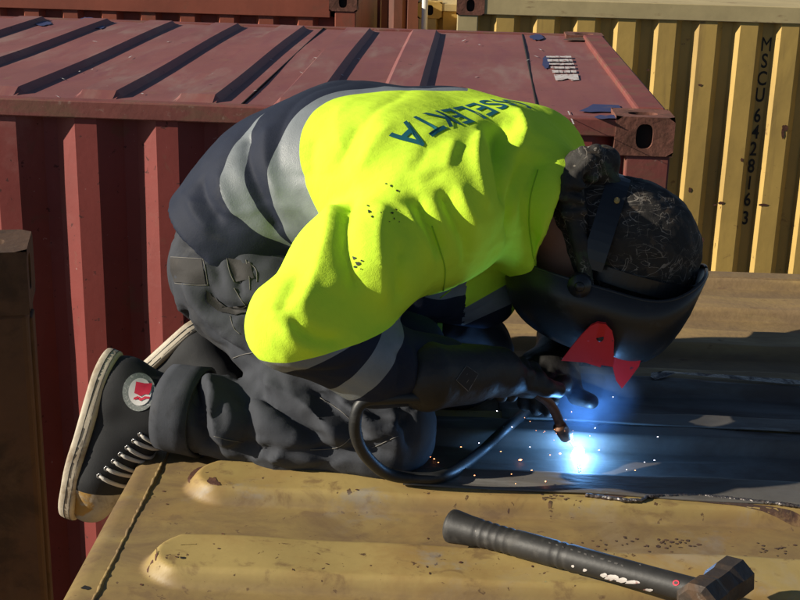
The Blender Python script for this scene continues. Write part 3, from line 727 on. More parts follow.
ml = nt.nodes.new('ShaderNodeMath'); ml.operation = 'MULTIPLY'; nt.links.new(prev_, ml.inputs[0]); nt.links.new(g_.outputs[0], ml.inputs[1])
mx_ = nt.nodes.new('ShaderNodeMix'); mx_.data_type = 'RGBA'; nt.links.new(ml.outputs[0], mx_.inputs[0]); nt.links.new(src, mx_.inputs[6]); mx_.inputs[7].default_value = (.34, .30, .25, 1); nt.links.new(mx_.outputs[2], b_.inputs['Base Color'])
M['mask'] = mk('scratched_black_mask_plastic', (0.022, 0.021, 0.020), 0.33, spec=.5, ramp_var=(20, .2), layers=[((0.06, 0.055, 0.05), 26, .60, .74, 7, I3, .7, .6), ((0.10, 0.09, 0.08), 70, .70, .74, 4, I3, .8, .5)], bumps=[(160, .2, .001, I3, 'n')])
M['strap'] = mk('black_headgear_plastic', (0.014, 0.015, 0.017), 0.35, spec=.6, bumps=[(300, .15, .001, I3, 'n')])
M['maskred'] = mk('red_filter_frame_plastic', (0.72, 0.014, 0.018), 0.4, spec=.5, layers=[((0.05, 0.01, 0.012), 60, .66, .72, 4, I3, .8, .8)])
M['glass'] = mk('dark_green_filter_glass', (0.004, 0.012, 0.008), 0.06, spec=.8, coat=.6)
M['leather'] = mk('black_leather_glove', (0.013, 0.012, 0.0115), 0.55, spec=.5, ramp_var=(24, .3), layers=[((0.035, 0.03, 0.025), 20, .58, .74, 7, I3, .7, .6)], bumps=[(320, .25, .0008, I3, 'n'), (50, .5, .004, I3, 'n')])
M['zip'] = mk('lime_green_zip_pull', (0.16, 0.36, 0.05), 0.5)
M['print'] = mk('dark_teal_print', (0.008, 0.12, 0.15), 0.6, layers=[((0.12, 0.24, 0.05), 60, .62, .70, 5, I3, None, .5)])
M['grease'] = mk('black_grease_stain', (0.012, 0.018, 0.006), 0.7)
M['white_badge'] = mk('white_badge_print', (0.72, 0.70, 0.68), 0.6); M['grey_badge'] = mk('grey_badge_ring', (0.22, 0.24, 0.23), 0.6, layers=[((0.5, 0.5, 0.48), 300, .56, .62, 2, I3, None, .7)]); M['red_badge'] = mk('crimson_badge_print', (0.55, 0.015, 0.05), 0.6)

# skeleton: photo pixel + distance from the camera, in metres
KN = P(390, 428, 1.735)
man = empty('person', (KN.x, KN.y, 0)); tag(man, 'kneeling welder in a yellow high visibility jacket, dark trousers and black welding mask', 'person')
LS = Vector((math.sin(R(27)), math.cos(R(27)), 0)); LH = Vector((math.sin(R(16)), math.cos(R(16)), 0))     # towards his left, at shoulders and hips
j0 = P(246, 232, 2.00); j1 = P(292, 190, 2.00); j2 = P(345, 172, 1.99); j3 = P(420, 175, 1.97); j4 = P(488, 184, 1.95)
shN = P(425, 222, 1.80); shF = P(522, 168, 2.09)
elN = P(294, 324, 1.61); faN = P(375, 364, 1.64); wrN = P(438, 371, 1.685)
elF = P(606, 228, 2.33); wrF = P(566, 338, 2.00)
pel = P(258, 262, 2.00)
hipN, hipF = P(254, 278, 1.90), P(288, 262, 2.11)
knN, knF = P(384, 428, 1.735), P(458, 354, 2.02)
shinN, ankN = P(290, 428, 1.745), P(182, 411, 1.785)
shinF, ankF = P(350, 362, 2.06), P(250, 352, 2.11)
nb = P(528, 208, 1.94); HC = P(622, 256, 1.90)
Cc = Vector((.93, -.20, -.22)).normalized(); Ff = Vector((-.25, -.04, -.97)); Ff = (Ff - Cc * Ff.dot(Cc)).normalized(); Ss = Cc.cross(Ff).normalized()
if Ss.y > 0: Ss = -Ss                                   # Ss: his right, towards the camera
def HD(c, f, s): return HC + Cc * c + Ff * f + Ss * s   # head coordinates

def torso(off, seq):
    pr = []
    for (a, ra, wa, La), (b, rb, wb, Lb) in zip(seq[:-1], seq[1:]):
        for sgn in (-1, 0, 1):
            pr.append((cap(a + La * wa * sgn, b + Lb * wb * sgn, ra + off, rb + off), .05))
    return pr
TOR = [(j0, .110, .080, LH), (j1, .112, .070, LH), (j2, .118, .070, LH), (j3, .113, .112, LS), (j4, .102, .122, LS)]
# --- body: one continuous figure under the clothes
body_pr = torso(-.048, TOR) + [(cap(pel - LH * .055, pel + LH * .055, .070, .072), .05)] + \
    [cap(shN, elN, .05, .04), cap(elN, wrN, .038, .028), cap(shF, elF, .05, .04), cap(elF, wrF, .038, .028),
     cap(hipN, knN, .08, .052), cap(knN, ankN, .05, .034), cap(hipF, knF, .08, .052), cap(knF, ankF, .05, .034), cap(ankN, ankN + Vector((-.05, 0, -.02)), .03, .03),
     (cap(j4, nb, .08, .065), .05), (cap(nb, HD(-.075, -.012, 0), .062, .056), .03), (ell(HD(.010, -.01, 0), (Cc, Ff, Ss), (.098, .092, .074)), .02),
     (ell(HD(-.065, .035, 0), (Cc, Ff, Ss), (.06, .058, .055)), .03), (cap(HD(.005, .078, 0), HD(-.03, .102, 0), .011, .015), .012),
     (cap(HD(-.062, .086, -.018), HD(-.062, .086, .018), .008, .008), .01), (cap(HD(-.095, .074, -.01), HD(-.095, .074, .01), .016, .016), .02),
     (cap(HD(.022, .078, -.04), HD(.022, .078, .04), .010, .010), .012),
     (ell(HD(-.015, .0, .077), (Cc, Ff, Ss), (.028, .016, .004)), .006), (ell(HD(-.015, .0, -.077), (Cc, Ff, Ss), (.028, .016, .004)), .006)]
bV, bF = surface_nets(union(body_pr, .03), .008, smooth=1)
body = bake('body', bV, bF, M['skin'], man)
for s in (-.032, .032):                                  # eyes, closed behind the mask
    e = HD(.004, .080, s); ev, ef = surface_nets(ell(e, (Cc, Ff, Ss), (.011, .010, .014)), .003)
    mesh_obj('eye', ev, ef, M['white_badge'], body, smooth=True, world=True)

# --- trousers
legN = [cap(hipN, P(325, 360, 1.82), .106, .106), cap(P(325, 360, 1.82), knN, .106, .076), cap(knN, shinN, .074, .068), cap(shinN, ankN, .066, .060)]
legF = [cap(hipF, P(372, 330, 2.06), .115, .095), cap(P(372, 330, 2.06), knF, .100, .088), cap(knF, shinF, .086, .068), cap(shinF, ankF, .064, .058)]
tr_f0 = union([(cap(pel - LH * .072, pel + LH * .072, .107, .110), .05), (cap(P(246, 258, 1.93), P(268, 252, 2.1), .104, .108), .05), (cap(pel, j1, .115, .10), .04)] + legN[:2] + legF[:2] + [(cap(P(345, 345, 1.90), P(412, 368, 1.87), .085, .062), .03)], .035)  # last capsule is an added filler between the thighs, blocking the sun
tr_f1 = union(legN[2:], .02); tr_f2 = union(legF[2:], .02)
cufN = (ankN - shinN).normalized(); cufF = (ankF - shinF).normalized()
waist_n = (j1 - pel).normalized(); waist_p = j0 + waist_n * .05
def trf(Q):
    d = smin(tr_f0(Q), tr_f1(Q), .014); d = smin(d, tr_f2(Q), .014)
    e1 = np.array(ankN); n1 = np.array(cufN); e2 = np.array(ankF); n2 = np.array(cufF)
    near1 = np.linalg.norm(Q - e1, axis=1) < .16; near2 = np.linalg.norm(Q - e2, axis=1) < .16
    d = np.where(near1, np.maximum(d, (Q - e1 - n1 * .016) @ n1), d); d = np.where(near2, np.maximum(d, (Q - e2 - n2 * .016) @ n2), d)
    d = np.where(near1, np.maximum(d, -np.maximum(cap(ankN - cufN * .01, ankN + cufN * .2, .052, .052)(Q), 0 - d * 0 - 1)), d)
    d = np.maximum(d, (Q - np.array(waist_p)) @ np.array(waist_n))
    fl = .006 - Q[:, 2]                                    # flattened where he kneels on the roof
    return np.where(Q[:, 0] > OT.x, np.maximum(d, fl), d).astype(np.float32)
trf.bb = (np.minimum(np.minimum(tr_f0.bb[0], tr_f1.bb[0]), tr_f2.bb[0]), np.maximum(np.maximum(tr_f0.bb[1], tr_f1.bb[1]), tr_f2.bb[1]))
tV, tF = surface_nets(trf, .0058, smooth=2)
tV = add_folds(tV, tF, [
    ([(275, 380), (300, 412), (318, 440), (322, 462)], -.012, .008), ([(225, 395), (232, 420), (226, 452)], .012, .008), ([(345, 395), (372, 412), (398, 416)], -.014, .008), ([(350, 408), (376, 424), (404, 428)], .010, .007), ([(330, 455), (360, 448), (392, 455)], -.010, .006), ([(205, 245), (216, 268), (220, 290)], -.010, .008), ([(186, 292), (206, 312), (236, 322)], .010, .008), ([(262, 462), (290, 455), (318, 462)], .008, .006),
    ([(188, 372), (196, 395), (200, 430), (212, 455)], -0.0336, .010), ([(205, 376), (214, 398), (216, 425), (232, 450)], 0.0240, .012),
    ([(252, 385), (275, 405), (300, 425), (322, 448)], -0.0288, .010), ([(262, 380), (292, 398), (320, 420), (345, 444)], 0.0216, .011),
    ([(300, 388), (330, 405), (352, 425), (368, 442)], -0.0264, .009), ([(330, 398), (360, 415), (380, 440)], 0.0192, .009),
    ([(236, 380), (244, 405), (246, 432), (240, 460)], -0.0216, .012), ([(215, 450), (260, 452), (320, 455), (380, 452)], -0.0144, .007),
    ([(180, 270), (200, 300), (225, 330), (250, 350)], 0.0144, .014), ([(205, 285), (215, 305), (240, 312), (262, 308)], -0.0168, .008),
    ([(230, 255), (238, 280), (245, 300)], -0.0120, .007), ([(185, 300), (210, 325), (240, 352), (262, 372)], -0.0120, .009),
    ([(175, 245), (200, 252), (228, 258)], -0.0120, .008), ([(400, 405), (410, 425), (408, 450)], -0.0144, .008), ([(370, 402), (392, 398), (412, 408)], -0.0144, .008),
    ([(385, 425), (398, 440), (400, 455)], 0.0120, .008), ([(255, 330), (262, 350), (280, 372)], -0.0144, .010)])
tN = normals(tV, tF); tV = tV + tN * (.0026 * vnoise(tV, 48, 3) + .0014 * vnoise(tV, 120, 4) - .0042 * ridged(tV, 30, 31) + .0030 * ridged(tV, 42, 32))[:, None]
tV[:, 2] = np.where((tV[:, 0] > OT.x + .01) & (tV[:, 2] < .006), .006 + (tV[:, 2] - .006) * .1, tV[:, 2])
trousers = bake('trousers', tV, tF, M['trouser'], man); tB = bvh_of(tV, tF)
# turned-up cuff of the near leg
def ring_tube(name, c, axis, r0, r1, ln, thick, mat, parent, seg=40, wob=.002, squash=1.0):
    a = axis.normalized(); u = a.orthogonal().normalized(); w = a.cross(u); V = []; Fc = []
    prof = [(0, r0 - thick), (0, r0), (.25 * ln, r0 + (r1 - r0) * .2 + .001), (.6 * ln, (r0 + r1) / 2), (ln, r1), (ln, r1 - thick), (.5 * ln, (r0 + r1) / 2 - thick)]
    n = len(prof)
    for k in range(seg):
        t = 2 * math.pi * k / seg; wv = wob * (math.sin(3 * t + 1) + .6 * math.sin(5 * t))
        for (x, r) in prof: V.append(c + a * x + (u * math.cos(t) + w * math.sin(t) * squash) * (r + wv))
    for k in range(seg):
        for i in range(n): Fc.append((k * n + i, k * n + (i + 1) % n, ((k + 1) % seg) * n + (i + 1) % n, ((k + 1) % seg) * n + i))
    return mesh_obj(name, V, Fc, mat, parent, smooth=True, world=True)
ring_tube('cuff', ankN + cufN * .024, -cufN, .0655, .0690, .058, .006, M['trouser'], trousers)
ring_tube('cuff', ankF + cufF * .024, -cufF, .0600, .0640, .055, .006, M['trouser'], trousers)

# --- jacket
colA = P(500, 192, 1.94); colB = P(557, 226, 1.915); colN = (colB - colA).normalized()
colN = Vector((.90, -.28, -.24)).normalized()
jk_pr = torso(0, TOR) + [(cap(j4, P(520, 200, 1.94), .108, .100), .04), (cap(j3 - LS * .06, shN, .10, .092), .05), (cap(j4 + LS * .05, shF, .10, .090), .05), (cap(j4, shN, .09, .09), .04), (cap(P(425, 270, 1.92), P(482, 292, 1.97), .080, .060), .04)]
slN = [cap(shN, P(352, 272, 1.69), .088, .082), cap(P(352, 272, 1.69), elN, .082, .061), (cap(elN, faN, .061, .056), .02), (cap(faN, wrN, .056, .052), .02)]
slF = [cap(shF, elF, .088, .062), cap(elF, wrF, .060, .050)]
sun_filler = cap(P(322, 322, 1.765), P(415, 345, 1.775), .052, .046)  # unseen filler behind the sleeve, added to stop sun passing under the arm
jk_pr.append((sun_filler, .02))
jk_t = union(jk_pr, .05); jk_n = union(slN, .03); jk_f = union(slF, .03)
col_o = cap(colA, colB + colN * .012, .108, .106); col_i = cap(colA + colN * .02, colB + colN * .08, .086, .090)
hem_n = Vector((.56, -.12, .82)).normalized(); hem_p = P(215, 232, 1.93)
def jkf(Q):
    t = jk_t(Q); t = smin(t, jk_f(Q), .04)
    t = smin(t, jk_n(Q), .022)
    co = col_o(Q); t = smin(t, co, .015)
    cn = np.array(colN); cb = np.array(colB); pl = (Q - cb) @ cn
    nearc = np.linalg.norm(Q - cb, axis=1) < .17
    t = np.where(nearc, np.maximum(np.maximum(t, pl), -np.maximum(col_i(Q), -.035 - pl)), t)
    arm = jk_n(Q) < t + .01
    t = np.where(arm, t, np.maximum(t, -((Q - np.array(hem_p)) @ np.array(hem_n))))
    return t.astype(np.float32)
jkf.bb = (np.minimum(np.minimum(jk_t.bb[0], jk_n.bb[0]), jk_f.bb[0]), np.maximum(np.maximum(jk_t.bb[1], jk_n.bb[1]), jk_f.bb[1]) + .02)
jV, jF = surface_nets(jkf, .0052, smooth=3)
jV = add_folds(jV, jF, [
    ([(503, 116), (499, 132), (502, 152), (508, 185), (512, 215)], -.026, .017), ([(482, 128), (477, 150), (480, 178), (490, 215)], .009, .010),
    ([(517, 108), (526, 132), (514, 158)], .010, .012), ([(530, 146), (524, 170), (518, 205), (512, 245)], -.020, .013),
    ([(412, 188), (424, 212), (436, 236), (446, 262)], -.021, .013), ([(404, 200), (414, 222), (428, 245), (436, 270)], .009, .009),
    ([(440, 182), (452, 208), (466, 238), (470, 268)], -.018, .012), ([(455, 180), (466, 205), (482, 235)], .008, .010),
    ([(352, 196), (345, 225), (349, 262), (364, 300)], -.016, .014), ([(332, 205), (326, 240), (312, 280), (296, 318)], .008, .013),
    ([(384, 200), (378, 235), (382, 275), (386, 310)], .009, .013), ([(405, 235), (400, 270), (404, 305)], -.012, .012), ([(546, 150), (533, 182), (529, 222), (538, 258)], -.020, .011),
    ([(288, 312), (300, 328), (320, 340), (345, 342)], -.013, .008), ([(280, 322), (296, 342), (320, 350)], .007, .009),
    ([(300, 270), (290, 295), (275, 318)], -.006, .010), ([(362, 118), (350, 142), (338, 170)], -.007, .010), ([(395, 120), (372, 145), (355, 178)], .005, .012),
    ([(320, 130), (312, 155), (314, 185)], -.005, .012), ([(430, 142), (420, 160), (412, 178)], -.006, .010), ([(456, 136), (450, 155), (446, 175)], .006, .010),
    ([(250, 130), (246, 158), (262, 200), (283, 238)], -.012, .011), ([(268, 122), (266, 160), (280, 205)], .007, .012),
    ([(200, 175), (205, 200), (225, 225)], -.010, .010), ([(188, 195), (196, 215), (215, 236)], .007, .010), ([(220, 165), (222, 190), (240, 225)], .008, .012),
    ([(500, 240), (490, 270), (470, 300)], -.008, .012), ([(470, 290), (455, 310), (435, 322)], .008, .010),
    ([(535, 200), (530, 235), (532, 270)], -.006, .010), ([(398, 342), (404, 365), (402, 392)], -.010, .008), ([(418, 340), (424, 365), (420, 395)], -.009, .008), ([(409, 342), (413, 368), (410, 394)], .006, .007), ([(300, 372), (335, 372), (365, 362)], -.006, .007), ([(275, 352), (300, 366), (340, 366)], .004, .007)])
jN = normals(jV, jF); jV = jV + jN * (.0014 * vnoise(jV, 30, 5) + .0006 * vnoise(jV, 95, 6) - .0022 * ridged(jV, 19, 33) + .0016 * ridged(jV, 26, 34))[:, None]
jB = bvh_of(jV, jF)
def plane3(pts, bv, toward):
    h = [hit(bv, *p)[0] for p in pts]; h = [x for x in h if x is not None]
    n = (h[1] - h[0]).cross(h[2] - h[0]).normalized()
    if n.dot(toward) < 0: n = -n
    return h[0], n
tow = Vector((1, -.3, .15))
arm_a, arm_b = shN, elN
def is_arm(C):
    d = np.min([np.linalg.norm(C - np.array(q), axis=1) for q in (faN, elN, (elN + faN) / 2, wrN)], 0)
    return (d < .125) & (C[:, 1] < 1.86) & (C[:, 2] < .36) & (jk_n(C.astype(np.float32)) < np.minimum(jk_t(C.astype(np.float32)) - .004, .02))
pl_y = plane3([(340, 97), (300, 160), (316, 208)], jB, tow); pl_g2 = plane3([(306, 106), (268, 168), (283, 226)], jB, tow)
pl_g1b = plane3([(252, 131), (246, 165), (285, 240)], jB, tow); pl_g1a = plane3([(240, 139), (225, 165), (268, 238)], jB, tow)
fdir = (faN - elN).normalized()
sl_1 = (P(300, 361, 1.55), Vector((.20, .0, -.98)).normalized()); sl_2 = (P(284, 380, 1.55), Vector((.42, .0, -.90)).normalized())
sl_3 = (P(352, 380, 1.57), (fdir + Vector((.0, 0, -.25))).normalized()); sl_4 = (P(387, 380, 1.57), (fdir + Vector((.0, 0, -.25))).normalized())
notarm = lambda C: (~is_arm(C)) & (C[:, 0] < .10)
planes = [(p, n, notarm) for p, n in (pl_y, pl_g2, pl_g1b, pl_g1a)] + [(p, n, is_arm) for p, n in (sl_1, sl_2, sl_3, sl_4)]
side = lambda C, pl: (C - np.array(pl[0])) @ np.array(pl[1])
def ray_plane(a, b):
    n = ray(*a).cross(ray(*b)).normalized(); return CAMP, (n if n.z > 0 else -n)
belly1 = ray_plane((440, 322), (500, 288)); belly2 = ray_plane((440, 336), (500, 309))
front = lambda C: (C[:, 0] > .055) & (C[:, 0] < .178) & (C[:, 1] > 1.72) & ~is_arm(C)
planes += [(*belly1, front), (*belly2, front)]
def classify(C):
    arm = is_arm(C); K = np.full(len(C), 'yellow', dtype='U9')
    sun_filler_m = (sun_filler(C.astype(np.float32)) < .012) & (C[:, 2] < .29)
    b = C[:, 0] < .10
    K = np.where(b & (side(C, pl_y) < 0), 'grey_2', K); K = np.where(b & (side(C, pl_g2) < 0), 'navy', K)
    K = np.where(b & (side(C, pl_g1b) < 0), 'grey_1', K); K = np.where(b & (side(C, pl_g1a) < 0), 'navy', K)
    fr = front(C) & (side(C, belly1) < 0) & (K == 'yellow')
    K = np.where(fr, np.where(side(C, belly2) > 0, 'grey_3', 'navy'), K)
    K = np.where((jk_f(C.astype(np.float32)) < .012) & (((C[:, 0] > .19) & (C[:, 2] < .31)) | (C[:, 0] > .27)), 'navy', K)
    K = np.where(sun_filler_m, 'navy', K)
    ka = np.where(side(C, sl_1) < 0, 'yellow', np.where(side(C, sl_2) < 0, 'grey_a', np.where(side(C, sl_3) < 0, 'navy_arm', np.where(side(C, sl_4) < 0, 'grey_b', 'navy_arm'))))
    return np.where(arm, ka, K)
regs = cut_regions(jV, jF, planes, classify)
jacket = None
for key, nm, mt in (('yellow', 'jacket', 'hivis'), ('navy', 'jacket_hem_panel', 'navy'), ('navy_arm', 'sleeve_cuff', 'navy'), ('grey_1', 'reflective_stripe', 'reflect'), ('grey_2', 'reflective_stripe', 'reflect'), ('grey_3', 'reflective_stripe', 'reflect'), ('grey_a', 'reflective_stripe', 'reflect'), ('grey_b', 'reflective_stripe', 'reflect')):
    if key not in regs: print('no region', key); continue
    o = mesh_obj(nm, *regs[key], M[mt], jacket or man, smooth=True, world=True)
    if jacket is None: jacket = o
# --- things drawn on cloth: a polygon given by photo pixels is dropped onto the cloth and lies just above it
def decal(name, bv, pts, mat, parent, off=.0012, rings=3, dense=2):
    pts = [(a[0] + (b[0] - a[0]) * k / dense, a[1] + (b[1] - a[1]) * k / dense) for a, b in zip(pts, pts[1:] + pts[:1]) for k in range(dense)]
    c = (sum(p[0] for p in pts) / len(pts), sum(p[1] for p in pts) / len(pts)); n = len(pts)
    def drop(x, y):
        h, nn = hit(bv, x, y)
        if h is None: return None
        if nn.dot(ray(x, y)) > 0: nn = -nn
        return h + nn * off
    V = [drop(*c)]; Fc = []
    for r in range(1, rings + 1):
        for x, y in pts: V.append(drop(c[0] + (x - c[0]) * r / rings, c[1] + (y - c[1]) * r / rings))
    for k in range(n):
        k2 = (k + 1) % n; Fc.append((0, 1 + k, 1 + k2))
        for r in range(1, rings): a = 1 + (r - 1) * n; b = 1 + r * n; Fc.append((a + k, b + k, b + k2, a + k2))
    ok = [v is not None for v in V]; Fc = [f for f in Fc if all(ok[i] for i in f)]
    if not Fc: return None
    return mesh_obj(name, [v if v is not None else Vector((0, 0, 0)) for v in V] if all(ok) else _compact(V, Fc)[0], Fc if all(ok) else _compact(V, Fc)[1], mat, parent, smooth=True, world=True)
def _compact(V, Fc):
    used = sorted({i for f in Fc for i in f}); m = {u: k for k, u in enumerate(used)}
    return [V[u] for u in used], [tuple(m[i] for i in f) for f in Fc]
def thread(name, bv, path, mat, parent, r=.0009, off=.0006, n=6):
    pts = []
    for p in spline([(x, y, 0) for x, y in path], n):
        h, nn = hit(bv, p.x, p.y)
        if h is not None:
            if nn.dot(ray(p.x, p.y)) > 0: nn = -nn
            q = h + nn * off
            if not pts or (q - pts[-1]).length < .05: pts.append(q)
    if len(pts) > 1: return tube(name, pts, r, mat, parent, seg=5)
# pockets, seams and loop on the trousers
decal('pocket', tB, [(171, 258), (186, 259), (202, 260), (204, 272), (206, 284), (190, 284), (175, 282), (171, 270)], M['pocket'], trousers, .0016)
decal('pocket', tB, [(228, 258), (250, 262), (254, 278), (236, 282), (231, 270)], M['pocket'], trousers, .0014)
decal('pocket', tB, [(206, 290), (212, 300), (224, 307), (242, 309), (248, 304), (250, 312), (236, 316), (218, 312), (206, 302)], M['pocket'], trousers, .003)
for pth in ([(171, 257), (186, 258), (203, 259)], [(203, 259), (206, 272), (208, 285)], [(175, 283), (190, 285), (208, 285)], [(200, 230), (202, 242)], [(226, 252), (229, 270), (234, 282)],
            [(248, 262), (256, 270), (257, 282)], [(246, 260), (249, 275), (250, 290)], [(234, 288), (240, 298), (246, 306)], [(230, 316), (234, 328), (240, 334)], [(233, 358), (245, 354), (256, 352)],
            [(310, 450), (335, 448), (350, 438), (358, 420)], [(214, 436), (228, 440), (242, 442)], [(372, 448), (385, 442), (398, 436)], [(320, 398), (340, 410), (356, 425)]):
    thread('stitching', tB, pth, M['thread'], trousers, .0006)
# grease and print on the jacket
def ragged(cx, cy, r, n=11): return [(cx + r * math.cos(2 * math.pi * k / n) * random.uniform(.35, 1.25), cy + r * .9 * math.sin(2 * math.pi * k / n) * random.uniform(.35, 1.25)) for k in range(n)]
for cx, cy, r in ((369, 212, 2.2), (372, 217, 1.6), (368, 206, 1.2), (381, 213, .9), (392, 213, 1.5), (396, 210, 1.3), (394, 219, 1.2), (399, 222, .9), (389, 222, .8), (386, 184, 1.2), (391, 186, 1.4), (397, 191, 1.6), (354, 258, 2.4), (358, 263, 2.8), (355, 267, 2.0), (362, 261, 1.4), (361, 269, 1.0)):
    decal('grease_stain', jB, ragged(cx, cy, r), M['grease'], jacket, .0010, rings=1, dense=1)
oA, _ = hit(jB, 400, 145); oB, _ = hit(jB, 496, 103)
me = text_mesh('OSSELEKTA', 1.0, .014, spacing=1.06)
bm = bmesh.new(); bm.from_mesh(me); bpy.data.meshes.remove(me)
w0, w1 = min(v.co.x for v in bm.verts), max(v.co.x for v in bm.verts)
bmesh.ops.triangulate(bm, faces=bm.faces)
for _ in range(3): bmesh.ops.subdivide_edges(bm, edges=[e for e in bm.edges if e.calc_length() > .06], cuts=1)
tdir = (oB - oA).normalized()                       # from the last letter, near us, to the far side
nn = Vector((-.05, -.22, 1)); nn = (nn - tdir * nn.dot(tdir)).normalized(); udir = nn.cross(tdir).normalized()
if udir.x < 0: udir = -udir
def drop_back(u, v):
    p = oA + tdir * u + udir * v; h, n2, _, _ = jB.ray_cast(p + nn * .3, -nn); return h, n2
arcu = []; last = None; acc = 0.0                   # arc length along the back under the base line
for k in range(120):
    h, _n = drop_back(k * .0035, 0)
    if h is None: break
    if last is not None: acc += (h - last).length
    last = h; arcu.append((acc, k * .0035))
AL, AU = np.array([a for a, _ in arcu]), np.array([u for _, u in arcu])
L_B = float(np.interp((oB - oA).dot(tdir), AU, AL)); k_t = L_B / ((w1 - w0) * 6.75 / 9)
keep = []
for v in bm.verts:
    a_ = (w1 - v.co.x) * k_t
    h, n2 = (None, None) if a_ > AL[-1] else drop_back(float(np.interp(a_, AL, AU)), (v.co.y - .3) * .064)
    if h is None: keep.append(v)
    else: v.co = h + (n2 if n2.dot(nn) > 0 else -n2) * .0011
bmesh.ops.delete(bm, geom=keep, context='VERTS')
bm_obj('back_print', bm, M['print'], jacket, world=True)
M['seam'] = mk('yellow_seam', (0.36, 0.62, 0.02), 0.95)
for pth in ([(432, 226), (440, 250), (445, 272), (441, 298), (432, 306)], [(440, 298), (465, 278), (492, 256), (510, 236)], [(538, 170), (530, 200), (530, 235), (536, 270)]):
    thread('seam', jB, pth, M['seam'], jacket, .0011, .0004)
# zip pull
zp, zn = hit(jB, 440, 318)
if zp:
    zb = bmesh.new(); box_bm(zb, (-.004, -.0015, -.020), (.004, .0015, 0), .001); zb.transform(Matrix.Translation(zp + Vector((0, -.006, -.006))))
    bm_obj('zip_pull', zb, M['zip'], jacket, world=True)

# --- shoes
def shoe_local():
    E = lambda *a: cap(*a)
    up = union([E((.048, 0, .04), (.052, 0, .125), .041, .043), E((.042, 0, .036), (.19, 0, .040), .037, .043), E((.07, 0, .095), (.195, 0, .045), .040, .038), E((.19, 0, .038), (.238, 0, .030), .044, .037)], .025)
    def upf(Q): return np.maximum(np.maximum(up(Q), .004 - Q[:, 2]), Q[:, 2] - .150).astype(np.float32)
    upf.bb = up.bb
    def outline(Q, grow=0.):
        q = Q[:, :2]
        def c2(a, b, ra, rb):
            a = np.array(a); b = np.array(b); ab = b - a; t = np.clip(((q - a) @ ab) / (ab @ ab), 0, 1); return np.linalg.norm(q - (a + t[:, None] * ab), axis=1) - (ra + t * (rb - ra))
        return smin(c2((.040, 0), (.180, .004), .040, .047), c2((.180, .004), (.232, 0), .049, .044), .02) - grow
    def slab(z0, z1, grow, rnd):
        def f(Q):
            a = outline(Q, grow) + rnd; b = np.abs(Q[:, 2] - (z0 + z1) / 2) - (z1 - z0) / 2 + rnd
            return (np.minimum(np.maximum(a, b), 0) + np.hypot(np.maximum(a, 0), np.maximum(b, 0)) - rnd).astype(np.float32)
        f.bb = (np.array([-.01, -.06, z0 - .005]), np.array([.29, .06, z1 + .005])); return f
    return upf, slab
upf, slab = shoe_local()
def bend(V):
    V = np.array(V); V[:, 2] += .55 * np.maximum(V[:, 0] - .15, 0) ** 2 + .25 * np.maximum(.08 - V[:, 0], 0) ** 2; return V
uV, uF = surface_nets(upf, .0038, smooth=2); uN = normals(uV, uF); uV = uV + uN * (.0016 * vnoise(uV, 90, 8))[:, None]
uV = bend(uV); sV, sF = surface_nets(slab(-.006, .019, .002, .005), .0034, smooth=1); sV = bend(sV)
pV, pF = surface_nets(slab(.0035, .0062, .0031, .001), .0022, smooth=0); pV = bend(pV)
rV, rF = surface_nets(slab(.012, .0135, .0029, .0008), .0020, smooth=0); rV = bend(rV)
uB = bvh_of(uV, uF)
regs_u = cut_regions(uV, uF, [(Vector((.214, 0, 0)), Vector((1, 0, .15)).normalized(), lambda C: C[:, 0] > .1)], lambda C: np.where((C - np.array((.214, 0, 0))) @ np.array(Vector((1, 0, .15)).normalized()) > 0, 'toe', 'up'))
def frame(o, x, z):
    x = x.normalized(); z = (z - x * z.dot(x)).normalized(); y = z.cross(x)
    return Matrix(((x.x, y.x, z.x, o.x), (x.y, y.y, z.y, o.y), (x.z, y.z, z.z, o.z), (0, 0, 0, 1)))
def make_shoe(Mw):
    o = mesh_obj('shoe', *regs_u['up'], M['canvas'], man, smooth=True)
    o.matrix_local = world_inv(man) @ Mw
    t = mesh_obj('toe_cap', *regs_u['toe'], M['toe'], o, smooth=True)
    mesh_obj('sole', sV, sF, M['rubber'], o, smooth=True); mesh_obj('pinstripe', pV, pF, M['canvas'], o, smooth=True); mesh_obj('pinstripe', rV, rF, M['canvas'], o, smooth=True)
    for k in range(7):
        t_ = k / 6; x = .094 + .080 * t_; z = .090 - .040 * t_; both = []
        for s in (-1, 1):
            h, n, _, _ = uB.ray_cast(Vector((x, .2 * s, z)), Vector((0, -s, 0)))
            if h is None: continue
            both.append((h, n))
            a = n.orthogonal().normalized(); b = n.cross(a)
            tube('eyelet', [h + n * .0010 + (a * math.cos(u) + b * math.sin(u)) * .0032 for u in np.linspace(0, 2 * math.pi, 13)], .0012, M['eyelet'], o, seg=5, world=False)
        tp, tn, _, _ = uB.ray_cast(Vector((x + .012, 0, .3)), Vector((0, 0, -1)))
        if len(both) == 2 and tp is not None:
            (h0, n0), (h1, n1) = both
            path = []
            for u in np.linspace(0, 1, 21):
                ang = math.pi * (u - .5); q = Vector((x + .010 * math.sin(math.pi * u) * (1 if k % 2 else 1.6), 0, z))
                h, n, _, _ = uB.ray_cast(q + Vector((0, math.sin(ang), math.cos(ang))) * .2, -Vector((0, math.sin(ang), math.cos(ang))))
                if h is not None: path.append(h + n * (.0014 if 0 < u < 1 else -.001))
            V, Fc = tube_data(path, .0031, 6); mesh_obj('lace', V, Fc, M['lace'], o, smooth=True)
    return o
heel = P(108, 350, 1.800); toe = P(62, 514, 1.785)
Mn = frame(heel, toe - heel, P(210, 372, 1.785) - heel)
shoeN = make_shoe(Mn)
wV = np.array([(Mn @ Vector(v))[:] for v in uV]); wB = bvh_of(wV, uF)
